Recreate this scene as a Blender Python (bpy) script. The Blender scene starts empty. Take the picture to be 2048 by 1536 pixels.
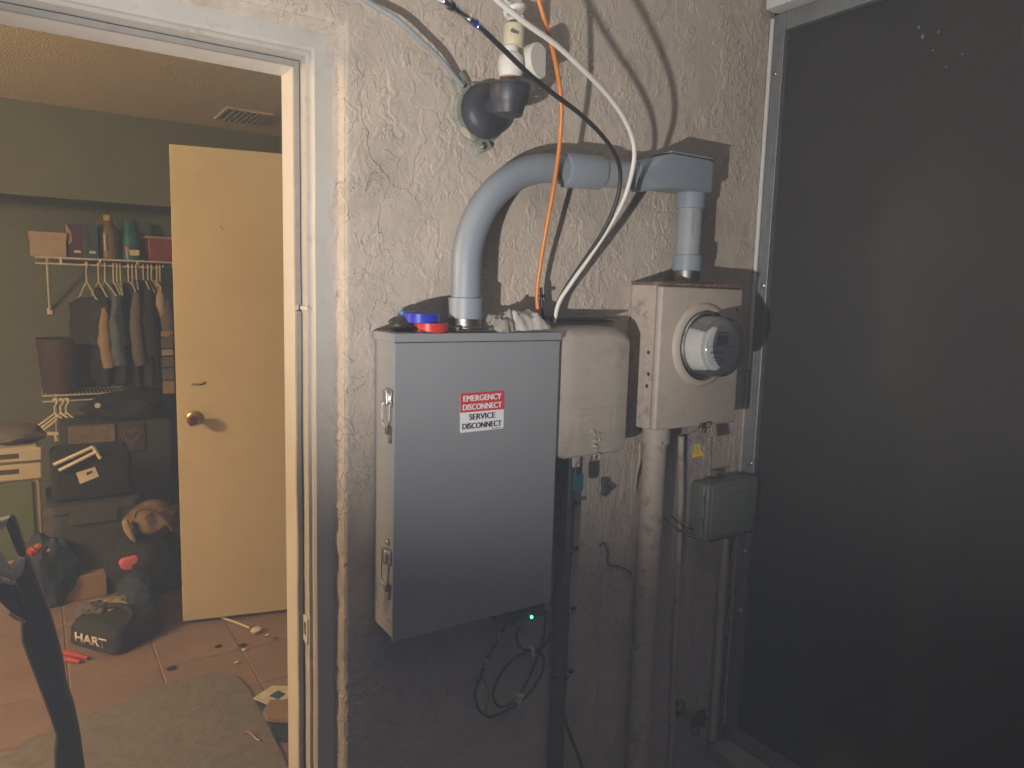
import bpy, bmesh, math, random
import numpy as np
from mathutils import Vector, Matrix, noise as mnoise
random.seed(7)
rad = math.radians
S = bpy.context.scene
COL = S.collection

# ------------------------------------------------------------------ camera
YAW, PITCH, ROLL = 0.582, -0.1244, 0.0286
CAMP = Vector((-0.6132, -1.491, 1.50)); FPX = 1452.4
_f = Vector((math.sin(YAW)*math.cos(PITCH), math.cos(YAW)*math.cos(PITCH), math.sin(PITCH)))
_r = Vector((math.cos(YAW), -math.sin(YAW), 0)); _u = _r.cross(_f)
_r2 = _r*math.cos(ROLL)+_u*math.sin(ROLL); _u2 = _u*math.cos(ROLL)-_r*math.sin(ROLL)
cd = bpy.data.cameras.new('camera'); cd.sensor_width = 36; cd.lens = FPX/2048*36
cd.clip_start = .02; cd.clip_end = 200
cam = bpy.data.objects.new('camera', cd); COL.objects.link(cam)
cam.matrix_world = Matrix(((_r2.x, _u2.x, -_f.x, CAMP.x), (_r2.y, _u2.y, -_f.y, CAMP.y), (_r2.z, _u2.z, -_f.z, CAMP.z), (0, 0, 0, 1)))
S.camera = cam

# ------------------------------------------------------------------ night sky
w = bpy.data.worlds.new('World'); S.world = w; w.use_nodes = True
nt = w.node_tree; bg = nt.nodes['Background']
sky = nt.nodes.new('ShaderNodeTexSky'); sky.sky_type = 'NISHITA'; sky.sun_disc = False
sky.sun_elevation = rad(-3.5); sky.sun_rotation = rad(200); sky.ozone_density = 5; sky.dust_density = .3
nt.links.new(sky.outputs[0], bg.inputs[0]); bg.inputs[1].default_value = 1.35
S.view_settings.view_transform = 'Standard'; S.view_settings.look = 'None'
S.view_settings.exposure = 0; S.view_settings.gamma = 1
cy_ = S.cycles; cy_.max_bounces = 6; cy_.diffuse_bounces = 3; cy_.glossy_bounces = 3; cy_.transmission_bounces = 4; cy_.transparent_max_bounces = 8; cy_.volume_bounces = 0
cy_.use_adaptive_sampling = True; cy_.adaptive_threshold = .02; cy_.caustics_reflective = False; cy_.caustics_refractive = False

# ------------------------------------------------------------------ lamps the place has
WORK = Vector((-1.2, -1.3, 1.0))            # hand lamp on a stand, left of the camera
ROOM = Vector((-3.0, .80, 2.00))          # light kit under the ceiling fan of the room
ld = bpy.data.lights.new('work_lamp', 'SPOT'); ld.energy = 185; ld.color = (1, .955, .90)
ld.spot_size = rad(96); ld.spot_blend = .75; ld.shadow_soft_size = .02
work_lamp = bpy.data.objects.new('work_lamp', ld); COL.objects.link(work_lamp)
work_lamp.location = WORK
_az, _el = rad(67), rad(38)
work_lamp.rotation_euler = Vector((math.sin(_az)*math.cos(_el), math.cos(_az)*math.cos(_el), math.sin(_el))).to_track_quat('-Z', 'Y').to_euler()
ld = bpy.data.lights.new('room_lamp', 'POINT'); ld.energy = 300; ld.color = (1, .68, .34); ld.shadow_soft_size = .14
room_lamp = bpy.data.objects.new('room_lamp', ld); COL.objects.link(room_lamp); room_lamp.location = ROOM

# ------------------------------------------------------------------ pixel helpers (2048 x 1536 photograph)
def ray(u, v): return _r2*((u-1024)/FPX) - _u2*((v-768)/FPX) + _f
def PY(u, v, y): d = ray(u, v); return CAMP + d*((y-CAMP.y)/d.y)
def PZ(u, v, z): d = ray(u, v); return CAMP + d*((z-CAMP.z)/d.z)
def PX(u, v, x): d = ray(u, v); return CAMP + d*((x-CAMP.x)/d.x)
def rect(u0, v0, u1, v1, y):
    a, b = PY(u0, (v0+v1)/2, y), PY(u1, (v0+v1)/2, y); c, d = PY((u0+u1)/2, v0, y), PY((u0+u1)/2, v1, y)
    return a.x, b.x, d.z, c.z

# ------------------------------------------------------------------ materials
def mat(name, col, rough=.6, metal=0, var=.12, vs=9., bump=0, bs=80., dirt=None, dirtamt=.5, ds=4., spec=.5, trans=0, coat=0, emit=None, dthr=.5):
    m = bpy.data.materials.new(name); m.use_nodes = True
    t = m.node_tree; N = t.nodes; L = t.links; b = N['Principled BSDF']
    tc = N.new('ShaderNodeTexCoord')
    n1 = N.new('ShaderNodeTexNoise'); n1.inputs['Scale'].default_value = vs; n1.inputs['Detail'].default_value = 8; n1.inputs['Roughness'].default_value = .62
    L.new(tc.outputs['Object'], n1.inputs['Vector'])
    r = N.new('ShaderNodeValToRGB'); r.color_ramp.elements[0].position = .28; r.color_ramp.elements[1].position = .72
    lo = [max(0, c*(1-var)) for c in col]; hi = [min(1, c*(1+var)) for c in col]
    r.color_ramp.elements[0].color = (*lo, 1); r.color_ramp.elements[1].color = (*hi, 1)
    L.new(n1.outputs['Fac'], r.inputs['Fac']); cout = r.outputs['Color']
    if dirt is not None:
        n2 = N.new('ShaderNodeTexNoise'); n2.inputs['Scale'].default_value = ds; n2.inputs['Detail'].default_value = 10; n2.inputs['Roughness'].default_value = .7
        L.new(tc.outputs['Object'], n2.inputs['Vector'])
        r2 = N.new('ShaderNodeValToRGB'); r2.color_ramp.elements[0].position = dthr; r2.color_ramp.elements[1].position = dthr+.2
        r2.color_ramp.elements[0].color = (0, 0, 0, 1); r2.color_ramp.elements[1].color = (dirtamt,)*3+(1,)
        L.new(n2.outputs['Fac'], r2.inputs['Fac'])
        mx = N.new('ShaderNodeMix'); mx.data_type = 'RGBA'
        L.new(r2.outputs['Color'], mx.inputs['Factor']); L.new(cout, mx.inputs['A']); mx.inputs['B'].default_value = (*dirt, 1)
        cout = mx.outputs['Result']
    L.new(cout, b.inputs['Base Color'])
    n3 = N.new('ShaderNodeTexNoise'); n3.inputs['Scale'].default_value = vs*2.3; n3.inputs['Detail'].default_value = 5
    L.new(tc.outputs['Object'], n3.inputs['Vector'])
    mr = N.new('ShaderNodeMapRange'); mr.inputs['To Min'].default_value = max(.03, rough-.1); mr.inputs['To Max'].default_value = min(1, rough+.1)
    L.new(n3.outputs['Fac'], mr.inputs['Value']); L.new(mr.outputs[0], b.inputs['Roughness'])
    b.inputs['Metallic'].default_value = metal; b.inputs['Specular IOR Level'].default_value = spec
    if coat: b.inputs['Coat Weight'].default_value = coat
    if trans: b.inputs['Transmission Weight'].default_value = trans
    if emit: b.inputs['Emission Color'].default_value = (*emit[0], 1); b.inputs['Emission Strength'].default_value = emit[1]
    if bump:
        n4 = N.new('ShaderNodeTexNoise'); n4.inputs['Scale'].default_value = bs; n4.inputs['Detail'].default_value = 6
        L.new(tc.outputs['Object'], n4.inputs['Vector'])
        bp = N.new('ShaderNodeBump'); bp.inputs['Strength'].default_value = 1; bp.inputs['Distance'].default_value = bump
        L.new(n4.outputs['Fac'], bp.inputs['Height']); L.new(bp.outputs[0], b.inputs['Normal'])
    return m

M = {}
M['stucco'] = mat('stucco_paint', (.47, .40, .33), .75, var=.10, vs=9, bump=.0008, bs=260, dirt=(.29, .24, .19), dirtamt=.55, ds=5, dthr=.50, spec=.3)
def stucco_bump(m):
    t = m.node_tree; N = t.nodes; L = t.links; b = N['Principled BSDF']; tc = N.new('ShaderNodeTexCoord'); prev = None
    old = b.inputs['Normal'].links[0].from_socket
    acc = None
    for sc, e, msc, amp in ((17, .505, 6, 1.0), (30, .52, 8, .8), (55, .53, 9, .6)):
        n = N.new('ShaderNodeTexNoise'); n.inputs['Scale'].default_value = sc; n.inputs['Detail'].default_value = 3.5; n.inputs['Roughness'].default_value = .5; n.inputs['Distortion'].default_value = .8
        mp = N.new('ShaderNodeMapping'); mp.inputs['Location'].default_value = (sc*1.7, 2.2, sc); mp.inputs['Scale'].default_value = (1, 1, .72)
        L.new(tc.outputs['Object'], mp.inputs['Vector']); L.new(mp.outputs[0], n.inputs['Vector'])
        st = N.new('ShaderNodeMapRange'); st.interpolation_type = 'SMOOTHSTEP'; st.inputs['From Min'].default_value = e; st.inputs['From Max'].default_value = e+.018; L.new(n.outputs['Fac'], st.inputs['Value'])
        fall = N.new('ShaderNodeMapRange'); fall.inputs['From Min'].default_value = e; fall.inputs['From Max'].default_value = e+.16; fall.inputs['To Min'].default_value = 1; fall.inputs['To Max'].default_value = .15; L.new(n.outputs['Fac'], fall.inputs['Value'])
        k = N.new('ShaderNodeTexNoise'); k.inputs['Scale'].default_value = msc; k.inputs['Detail'].default_value = 4; L.new(mp.outputs[0], k.inputs['Vector'])
        mk = N.new('ShaderNodeMapRange'); mk.inputs['From Min'].default_value = .50; mk.inputs['From Max'].default_value = .62; mk.inputs['To Max'].default_value = amp; L.new(k.outputs['Fac'], mk.inputs['Value'])
        a = N.new('ShaderNodeMath'); a.operation = 'MULTIPLY'; L.new(st.outputs[0], a.inputs[0]); L.new(fall.outputs[0], a.inputs[1])
        c = N.new('ShaderNodeMath'); c.operation = 'MULTIPLY'; L.new(a.outputs[0], c.inputs[0]); L.new(mk.outputs[0], c.inputs[1])
        if acc is None: acc = c.outputs[0]
        else:
            d = N.new('ShaderNodeMath'); d.operation = 'ADD'; L.new(acc, d.inputs[0]); L.new(c.outputs[0], d.inputs[1]); acc = d.outputs[0]
    bp = N.new('ShaderNodeBump'); bp.inputs['Strength'].default_value = 1; bp.inputs['Distance'].default_value = .0021
    L.new(acc, bp.inputs['Height']); L.new(old, bp.inputs['Normal']); L.new(bp.outputs[0], b.inputs['Normal'])
stucco_bump(M['stucco'])
M['painted'] = mat('painted_metal', (.45, .38, .315), .6, var=.08, vs=14, bump=.0004, bs=90, dirt=(.22, .17, .12), dirtamt=.55, ds=13, dthr=.53)
M['painted_dirty'] = mat('weathered_paint', (.44, .365, .30), .65, var=.12, vs=20, bump=.0005, bs=120, dirt=(.16, .10, .06), dirtamt=.75, ds=22, dthr=.52)
M['rust'] = mat('rust', (.14, .08, .05), .8, var=.4, vs=40, bump=.0006, bs=200, dirt=(.35, .32, .29), dirtamt=.8, ds=35, dthr=.5)
M['panel'] = mat('grey_enamel', (.235, .243, .258), .42, var=.05, vs=3, bump=.0006, bs=7, dirt=(.33, .31, .28), dirtamt=.22, ds=26, dthr=.56)
M['zinc'] = mat('zinc', (.55, .56, .56), .3, metal=1, var=.15, vs=60)
M['darkzinc'] = mat('dull_zinc', (.28, .26, .24), .42, metal=1, var=.3, vs=50)
M['alum'] = mat('aluminium', (.32, .33, .34), .5, metal=.75, var=.16, vs=24, bump=.0003, bs=60)
M['pvc'] = mat('grey_pvc', (.225, .255, .295), .42, var=.05, vs=12, bump=.0001, bs=80, dirt=(.15, .17, .20), dirtamt=.5, ds=14, dthr=.6)
M['pvc2'] = mat('weathered_pvc', (.27, .29, .30), .5, var=.07, vs=20, dirt=(.18, .18, .18), dirtamt=.5, ds=30, dthr=.55)
M['comm'] = mat('beige_plastic', (.40, .355, .30), .6, var=.07, vs=10, bump=.0002, bs=120, dirt=(.20, .17, .14), dirtamt=.6, ds=16, dthr=.52)
M['silicone'] = mat('old_sealant', (.36, .30, .24), .5, var=.25, vs=60)
M['olive'] = mat('olive_plastic', (.15, .157, .135), .5, var=.06, vs=12, bump=.0001, bs=200)
M['blackp'] = mat('black_plastic', (.018, .018, .020), .4, var=.3, vs=30)
M['blackm'] = mat('black_rubber', (.02, .02, .021), .5, var=.2, vs=60)
M['blackpaint'] = mat('black_paint', (.035, .036, .046), .48, var=.35, vs=18, bump=.0004, bs=120, dirt=(.10, .09, .08), dirtamt=.5, ds=26, dthr=.58)
M['greenpatina'] = mat('old_green_paint', (.22, .23, .19), .75, var=.3, vs=40, bump=.0008, bs=120, dirt=(.45, .43, .36), dirtamt=.8, ds=30, dthr=.52)
M['whitep'] = mat('white_plastic', (.66, .63, .58), .42, var=.05, vs=12)
M['ivory'] = mat('ivory_plastic', (.58, .52, .36), .45, var=.08, vs=15)
M['bulbglass'] = mat('bulb_tube', (.72, .70, .66), .3, var=.02)
M['socketrust'] = mat('brass_stained', (.32, .20, .10), .5, var=.3, vs=40)
M['orange'] = mat('orange_jacket', (.62, .20, .035), .4, var=.1, vs=50)
M['white_cable'] = mat('white_jacket', (.68, .65, .60), .45, var=.06, vs=60)
M['blue'] = mat('blue_vinyl', (.02, .03, .42), .3, var=.1, vs=40, coat=.3)
M['red'] = mat('red_vinyl', (.52, .03, .025), .3, var=.1, vs=40, coat=.3)
M['ltblue'] = mat('light_blue_plastic', (.05, .22, .42), .4)
M['cloth'] = mat('glove_cloth', (.55, .52, .47), .9, var=.12, vs=30, bump=.0006, bs=160)
M['cloth_grey'] = mat('glove_palm', (.33, .30, .26), .85, var=.15, vs=30, bump=.0006, bs=160)
M['sticker_red'] = mat('sticker_red', (.52, .035, .045), .45, var=.03)
M['sticker_white'] = mat('sticker_white', (.74, .74, .75), .45, var=.03)
M['ink'] = mat('sticker_ink', (.02, .02, .022), .5, var=.05)
M['casing'] = mat('casing_paint', (.46, .43, .39), .5, var=.05, vs=12, bump=.0012, bs=40, dirt=(.25, .22, .18), dirtamt=.6, ds=26, dthr=.57)
M['jamb'] = mat('jamb_paint', (.60, .57, .53), .5, var=.05, vs=10, bump=.0003, bs=70, dirt=(.35, .30, .24), dirtamt=.5, ds=30, dthr=.64)
M['wstrip'] = mat('weatherstrip_vinyl', (.30, .285, .26), .6, var=.12, vs=30, dirt=(.16, .13, .1), dirtamt=.5, ds=30, dthr=.6)
M['gap'] = mat('rubber_gasket', (.03, .025, .022), .8)
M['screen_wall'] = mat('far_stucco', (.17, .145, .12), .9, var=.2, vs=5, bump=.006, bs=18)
M['whitebeam'] = mat('white_beam_paint', (.60, .59, .57), .6, var=.08, vs=8, dirt=(.5, .3, .1), dirtamt=.5, ds=6, dthr=.62)
M['patiowhite'] = mat('patio_white_paint', (.80, .79, .78), .7, var=.04)
M['ground'] = mat('patio_concrete', (.27, .255, .24), .85, var=.15, vs=5, bump=.001, bs=90)
M['greenwall'] = mat('green_wall_paint', (.11, .13, .10), .8, var=.06, vs=5, bump=.0012, bs=90)
M['creamwall'] = mat('cream_wall_paint', (.5, .45, .38), .8, var=.05)
M['ceiling'] = mat('popcorn_ceiling', (.60, .56, .50), .95, var=.1, vs=40, bump=.006, bs=130)
M['slab'] = mat('door_cream', (.53, .465, .33), .5, var=.05, vs=3, bump=.0008, bs=25, dirt=(.40, .33, .22), dirtamt=.35, ds=5, dthr=.55)
M['brass'] = mat('brass', (.62, .46, .24), .22, metal=1, var=.1)
M['tile'] = mat('terracotta_tile', (.25, .175, .15), .45, var=.2, vs=5, dirt=(.21, .13, .10), dirtamt=.5, ds=7)
M['grout'] = mat('grout', (.36, .27, .22), .9, var=.12, vs=20)
M['rug'] = mat('rug_fibre', (.19, .17, .155), .95, var=.18, vs=30, bump=.003, bs=220)
M['wire'] = mat('white_wire', (.62, .58, .50), .5, var=.05)
M['card'] = mat('cardboard_beige', (.38, .31, .25), .85, var=.1, vs=12)
M['boxdark'] = mat('dark_printed_box', (.06, .025, .04), .5, var=.5, vs=14)
M['boxteal'] = mat('teal_printed_box', (.03, .075, .10), .5, var=.5, vs=14)
M['pinkprint'] = mat('pink_print', (.45, .25, .22), .5, var=.2)
M['jug'] = mat('amber_jug', (.19, .145, .085), .45, var=.15, vs=10)
M['yellow'] = mat('yellow_cap', (.45, .31, .08), .45)
M['teal'] = mat('teal_pouch', (.01, .15, .16), .35, var=.3, vs=14, bump=.002, bs=22)
M['redbin'] = mat('red_bin', (.22, .04, .04), .45, var=.2, vs=10)
M['lid'] = mat('bin_lid', (.38, .26, .22), .5)
M['navy'] = mat('navy_cloth', (.02, .022, .032), .9, var=.3, vs=12, bump=.002, bs=30)
M['black_cloth'] = mat('black_cloth', (.013, .013, .016), .9, var=.3, vs=12, bump=.002, bs=30)
M['denim'] = mat('blue_cloth', (.085, .115, .155), .9, var=.25, vs=12, bump=.002, bs=30)
M['tan'] = mat('tan_cloth', (.29, .20, .11), .9, var=.15, vs=10, bump=.002, bs=30)
M['greycloth'] = mat('grey_cloth', (.11, .10, .095), .9, var=.2, vs=12, bump=.002, bs=30)
M['cream_cloth'] = mat('cream_cloth', (.34, .28, .21), .9, var=.15, vs=10, bump=.002, bs=30)
M['basket'] = mat('brown_basket', (.05, .034, .026), .7, var=.2, vs=30, bump=.001, bs=90)
M['floral'] = mat('floral_box', (.18, .15, .11), .7, var=.45, vs=16, dirt=(.16, .06, .05), dirtamt=.7, ds=18)
M['heartbox'] = mat('heart_box', (.055, .05, .05), .7, var=.3)
M['heartink'] = mat('heart_print', (.18, .10, .10), .7)
M['tote'] = mat('dark_tote', (.055, .055, .058), .55, var=.15, vs=8)
M['pinkcloth'] = mat('pink_cloth', (.60, .13, .17), .85, var=.15, vs=14)
M['cart'] = mat('white_cart_plastic', (.46, .42, .35), .5, var=.05)
M['cartgreen'] = mat('green_drawer', (.11, .15, .09), .45, var=.1)
M['leather'] = mat('tan_leather', (.15, .095, .05), .6, var=.3, vs=20, bump=.002, bs=40)
M['bluebag'] = mat('blue_bag_cloth', (.02, .035, .06), .85, var=.3, vs=16, bump=.002, bs=40)
M['bagcloth'] = mat('tool_bag_cloth', (.022, .022, .024), .85, var=.3, vs=26, bump=.001, bs=90)
M['letter'] = mat('bag_lettering', (.62, .57, .50), .7)
M['glove'] = mat('work_glove', (.30, .24, .16), .9, var=.3, vs=24, bump=.002, bs=60)
M['toolred'] = mat('red_grip', (.42, .05, .05), .45)
M['paper'] = mat('printed_paper', (.55, .52, .44), .7, var=.25, vs=26)
M['kraft'] = mat('kraft_box', (.26, .18, .11), .8, var=.1)
M['postplastic'] = mat('black_satin_plastic', (.035, .038, .045), .35, var=.2, vs=8)
M['teal_tag'] = mat('teal_lock_plastic', (.01, .10, .12), .45)
M['tagclear'] = mat('tag_backing', (.32, .32, .33), .35, var=.05)
M['tagyellow'] = mat('tag_yellow', (.80, .52, .015), .45, var=.04)
M['lcd'] = mat('lcd', (.025, .032, .038), .25)
M['meterface'] = mat('meter_face', (.66, .66, .65), .5, var=.04)
M['meterink'] = mat('meter_print', (.15, .15, .16), .6)
M['meterbody'] = mat('meter_drum', (.64, .61, .55), .5, var=.06)
M['darkblue_pipe'] = mat('painted_dark_pipe', (.055, .060, .072), .5, var=.25, vs=16)
M['led'] = mat('green_led', (.05, .8, .3), .4, emit=((.04, 1, .32), 14))
M['globe'] = mat('lamp_globe', (.9, .8, .6), .4, emit=((1, .66, .33), 3))
M['wallanchor'] = mat('corroded_clip', (.10, .11, .105), .6, metal=.4, var=.4, vs=60)
M['fanwood'] = mat('fan_wood', (.20, .11, .05), .5)
def glass_mat():
    m = bpy.data.materials.new('meter_glass'); m.use_nodes = True; t = m.node_tree; N = t.nodes; L = t.links
    N.remove(N['Principled BSDF']); o = N['Material Output']
    tr = N.new('ShaderNodeBsdfTransparent'); tr.inputs[0].default_value = (.95, .96, .97, 1)
    gl = N.new('ShaderNodeBsdfGlossy'); gl.inputs['Roughness'].default_value = .07
    df = N.new('ShaderNodeBsdfDiffuse'); df.inputs[0].default_value = (.5, .52, .56, 1)
    lw = N.new('ShaderNodeFresnel'); lw.inputs[0].default_value = 1.45
    m0 = N.new('ShaderNodeMixShader'); m0.inputs[0].default_value = .07; L.new(tr.outputs[0], m0.inputs[1]); L.new(df.outputs[0], m0.inputs[2])
    m1 = N.new('ShaderNodeMixShader'); L.new(lw.outputs[0], m1.inputs[0]); L.new(m0.outputs[0], m1.inputs[1]); L.new(gl.outputs[0], m1.inputs[2])
    L.new(m1.outputs[0], o.inputs[0]); return m
M['glass'] = glass_mat()
def screen_mat():
    m = bpy.data.materials.new('charcoal_insect_mesh'); m.use_nodes = True; t = m.node_tree; N = t.nodes; L = t.links
    N.remove(N['Principled BSDF']); o = N['Material Output']
    tr = N.new('ShaderNodeBsdfTransparent'); df = N.new('ShaderNodeBsdfDiffuse')
    tc = N.new('ShaderNodeTexCoord'); n = N.new('ShaderNodeTexNoise'); n.inputs['Scale'].default_value = 3; n.inputs['Detail'].default_value = 8
    L.new(tc.outputs['Object'], n.inputs['Vector'])
    r = N.new('ShaderNodeValToRGB'); r.color_ramp.elements[0].color = (.050, .047, .045, 1); r.color_ramp.elements[1].color = (.075, .070, .065, 1)
    L.new(n.outputs['Fac'], r.inputs[0]); L.new(r.outputs[0], df.inputs[0])
    mx = N.new('ShaderNodeMixShader'); mx.inputs[0].default_value = .60; L.new(tr.outputs[0], mx.inputs[1]); L.new(df.outputs[0], mx.inputs[2])
    L.new(mx.outputs[0], o.inputs[0]); return m
M['mesh'] = screen_mat()

# ------------------------------------------------------------------ mesh helpers (world coordinates)
def BM(): return bmesh.new()
def box(bm, lo, hi, bev=0, seg=2, mx=None):
    x0, y0, z0 = lo; x1, y1, z1 = hi
    b = bmesh.new(); bmesh.ops.create_cube(b, size=1)
    for v in b.verts: v.co = Vector(((x0+x1)/2+v.co.x*(x1-x0), (y0+y1)/2+v.co.y*(y1-y0), (z0+z1)/2+v.co.z*(z1-z0)))
    if bev: bmesh.ops.bevel(b, geom=b.edges[:]+b.verts[:], offset=bev, segments=seg, profile=.5, affect='EDGES')
    return merge(bm, b, mx)
def merge(bm, b, mx=None):
    if mx is not None: b.transform(mx)
    b.verts.index_update(); vs = [bm.verts.new(v.co) for v in b.verts]
    for f in b.faces:
        try: bm.faces.new([vs[v.index] for v in f.verts])
        except ValueError: pass
    b.free(); return bm
def spline(pts, n=10):
    pts = [Vector(p) for p in pts]; P = [pts[0]*2-pts[1]]+pts+[pts[-1]*2-pts[-2]]; out = []
    for i in range(1, len(P)-2):
        a, b, c, d = P[i-1:i+3]
        for k in range(n):
            t = k/n; out.append(.5*((2*b)+(c-a)*t+(2*a-5*b+4*c-d)*t*t+(3*b-a-3*c+d)*t**3))
    out.append(pts[-1]); return out
def tube(bm, pts, r, seg=10, closed=False):
    pts = [Vector(p) for p in pts]; n = len(pts); rs = r if isinstance(r, (list, tuple)) else [r]*n
    T = []
    for i in range(n):
        a = pts[max(0, i-1)]; b = pts[min(n-1, i+1)]
        if closed: a = pts[i-1]; b = pts[(i+1) % n]
        T.append((b-a).normalized())
    up = Vector((0, 0, 1)) if abs(T[0].z) < .9 else Vector((1, 0, 0))
    s = T[0].cross(up).normalized(); rings = []
    for i in range(n):
        s = (s-T[i]*s.dot(T[i])).normalized(); q = T[i].cross(s)
        rings.append([bm.verts.new(pts[i]+(s*math.cos(2*math.pi*k/seg)+q*math.sin(2*math.pi*k/seg))*rs[i]) for k in range(seg)])
    for i in range(n if closed else n-1):
        A = rings[i]; B = rings[(i+1) % n]
        for k in range(seg): bm.faces.new((A[k], A[(k+1) % seg], B[(k+1) % seg], B[k]))
    if not closed: bm.faces.new(rings[0]); bm.faces.new(rings[-1][::-1])
    return bm
def lathe(bm, prof, origin, axis, seg=32):
    """prof: list of (radius, height along axis)"""
    axis = Vector(axis).normalized(); up = Vector((0, 0, 1)) if abs(axis.z) < .9 else Vector((1, 0, 0))
    s = axis.cross(up).normalized(); q = axis.cross(s); o = Vector(origin); rings = []
    for r, h in prof:
        if r < 1e-6: rings.append([bm.verts.new(o+axis*h)])
        else: rings.append([bm.verts.new(o+axis*h+(s*math.cos(2*math.pi*k/seg)+q*math.sin(2*math.pi*k/seg))*r) for k in range(seg)])
    for A, B in zip(rings, rings[1:]):
        for k in range(seg):
            k2 = (k+1) % seg
            if len(A) == 1 and len(B) == 1: continue
            if len(A) == 1: bm.faces.new((A[0], B[k2], B[k]))
            elif len(B) == 1: bm.faces.new((A[k], A[k2], B[0]))
            else: bm.faces.new((A[k], A[k2], B[k2], B[k]))
    if len(rings[0]) > 1: bm.faces.new(rings[0][::-1])
    if len(rings[-1]) > 1: bm.faces.new(rings[-1])
    return bm
def prism(bm, pts, d, bev=0, seg=2):
    """closed polygon of world points extruded by the vector d"""
    b = bmesh.new(); d = Vector(d); A = [b.verts.new(Vector(p)) for p in pts]; B = [b.verts.new(Vector(p)+d) for p in pts]; n = len(pts)
    b.faces.new(A); b.faces.new(B[::-1])
    for i in range(n): b.faces.new((A[i], B[i], B[(i+1) % n], A[(i+1) % n]))
    bmesh.ops.recalc_face_normals(b, faces=b.faces[:])
    if bev: bmesh.ops.bevel(b, geom=b.edges[:]+b.verts[:], offset=bev, segments=seg, profile=.5, affect='EDGES')
    b.verts.index_update(); return merge(bm, b)
def rrect(x0, x1, z0, z1, r, y, n=5):
    out = []
    for cx, cz, a0 in ((x1-r, z1-r, 0), (x0+r, z1-r, 90), (x0+r, z0+r, 180), (x1-r, z0+r, 270)):
        for k in range(n+1): a = rad(a0+90*k/n); out.append(Vector((cx+r*math.cos(a), y, cz+r*math.sin(a))))
    return out
def wobble(bm, amp, sc, seed=0):
    for v in bm.verts:
        p = v.co*sc+Vector((seed*7.1, seed*3.3, seed))
        v.co += mnoise.noise_vector(p)*amp
def blob(bm, c, rx, ry, rz, amp=.15, sc=3, seed=0, sub=4, flat=None):
    b = bmesh.new(); bmesh.ops.create_icosphere(b, subdivisions=sub, radius=1)
    for v in b.verts:
        p = v.co*sc*.5+Vector((seed*5.7, seed, -seed*2.2)); k = 1+amp*(mnoise.noise(p)+.5*mnoise.noise(p*2.3)+.3*mnoise.noise(p*5))
        v.co = Vector((c[0]+v.co.x*rx*k, c[1]+v.co.y*ry*k, c[2]+v.co.z*rz*k))
        if flat is not None: v.co.z = max(v.co.z, flat)
    return merge(bm, b)

# ------------------------------------------------------------------ object helpers
def obj(name, bm, m, parent=None, smooth=False, kind=None, label=None):
    bmesh.ops.recalc_face_normals(bm, faces=bm.faces[:])
    me = bpy.data.meshes.new(name)
    if parent is not None:
        org = parent.matrix_world.translation if parent.parent is None else Vector(parent['_w'])
    else:
        xs = [v.co for v in bm.verts]
        org = Vector((sum(v.x for v in xs)/len(xs), sum(v.y for v in xs)/len(xs), min(v.z for v in xs)))
    org = org.copy()
    if parent is not None:
        xs = [v.co for v in bm.verts]; own = Vector((sum(v.x for v in xs), sum(v.y for v in xs), sum(v.z for v in xs)))/len(xs)
    else: own = org
    bmesh.ops.translate(bm, verts=bm.verts[:], vec=-own)
    bm.to_mesh(me); bm.free(); me.materials.append(M[m] if isinstance(m, str) else m)
    o = bpy.data.objects.new(name, me); COL.objects.link(o)
    if parent is None: o.location = own; o.matrix_world = Matrix.Translation(own)
    else: o.parent = parent; o.location = own-org
    o['_w'] = tuple(own)
    if smooth:
        for p in me.polygons: p.use_smooth = True
        try: me.set_sharp_from_angle(angle=rad(38))
        except Exception: pass
    if kind: o['kind'] = kind
    if label: o['label'] = label
    return o
def tag(o, label, cat, group=None):
    o['label'] = label; o['category'] = cat
    if group: o['group'] = group
    return o
def thing(name, label, cat, loc, group=None):
    o = bpy.data.objects.new(name, None); COL.objects.link(o); o.location = loc; o.matrix_world = Matrix.Translation(Vector(loc))
    o.empty_display_size = .05; o['_w'] = tuple(loc); return tag(o, label, cat, group)
def text_bm(s, size, origin, xdir, updir, depth=.0006, align='LEFT', bold=.0, sx=1., target_w=None):
    c = bpy.data.curves.new('lettering', 'FONT'); c.body = s; c.size = size; c.align_x = align; c.extrude = 0; c.offset = bold; c.resolution_u = 3
    o = bpy.data.objects.new('lettering', c); COL.objects.link(o)
    dg = bpy.context.evaluated_depsgraph_get(); me = bpy.data.meshes.new_from_object(o.evaluated_get(dg))
    bpy.data.objects.remove(o); xd = Vector(xdir).normalized(); ud = Vector(updir).normalized(); nd = xd.cross(ud)
    xs = [v.co.x for v in me.vertices]; ys = [v.co.y for v in me.vertices]
    if target_w: sx = target_w/(max(xs)-min(xs))
    b = bmesh.new(); b.from_mesh(me); bpy.data.meshes.remove(me)
    mid = (max(xs)+min(xs))/2 if align == 'CENTER' else min(xs)
    for v in b.verts: v.co = Vector(origin)+xd*((v.co.x-mid)*sx)+ud*(v.co.y-min(ys))+nd*depth
    if depth > .0009:
        r = bmesh.ops.extrude_face_region(b, geom=b.faces[:])
        bmesh.ops.translate(b, verts=[g for g in r['geom'] if isinstance(g, bmesh.types.BMVert)], vec=-nd*depth)
    b.verts.index_update(); return b

# ================================================================== STRUCTURE
XE = -.062                      # stucco edge beside the door frame
ZH = 2.03                       # stucco edge above the door frame
XS = 1.268                      # plane of the insect screen
YR = .17                        # inside face of the outer wall
XL = -1.03                      # left stucco edge of the doorway
CEIL = 2.46; XW = .75; YH = 3.40; YB = 4.05; XR0 = -4.2

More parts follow.
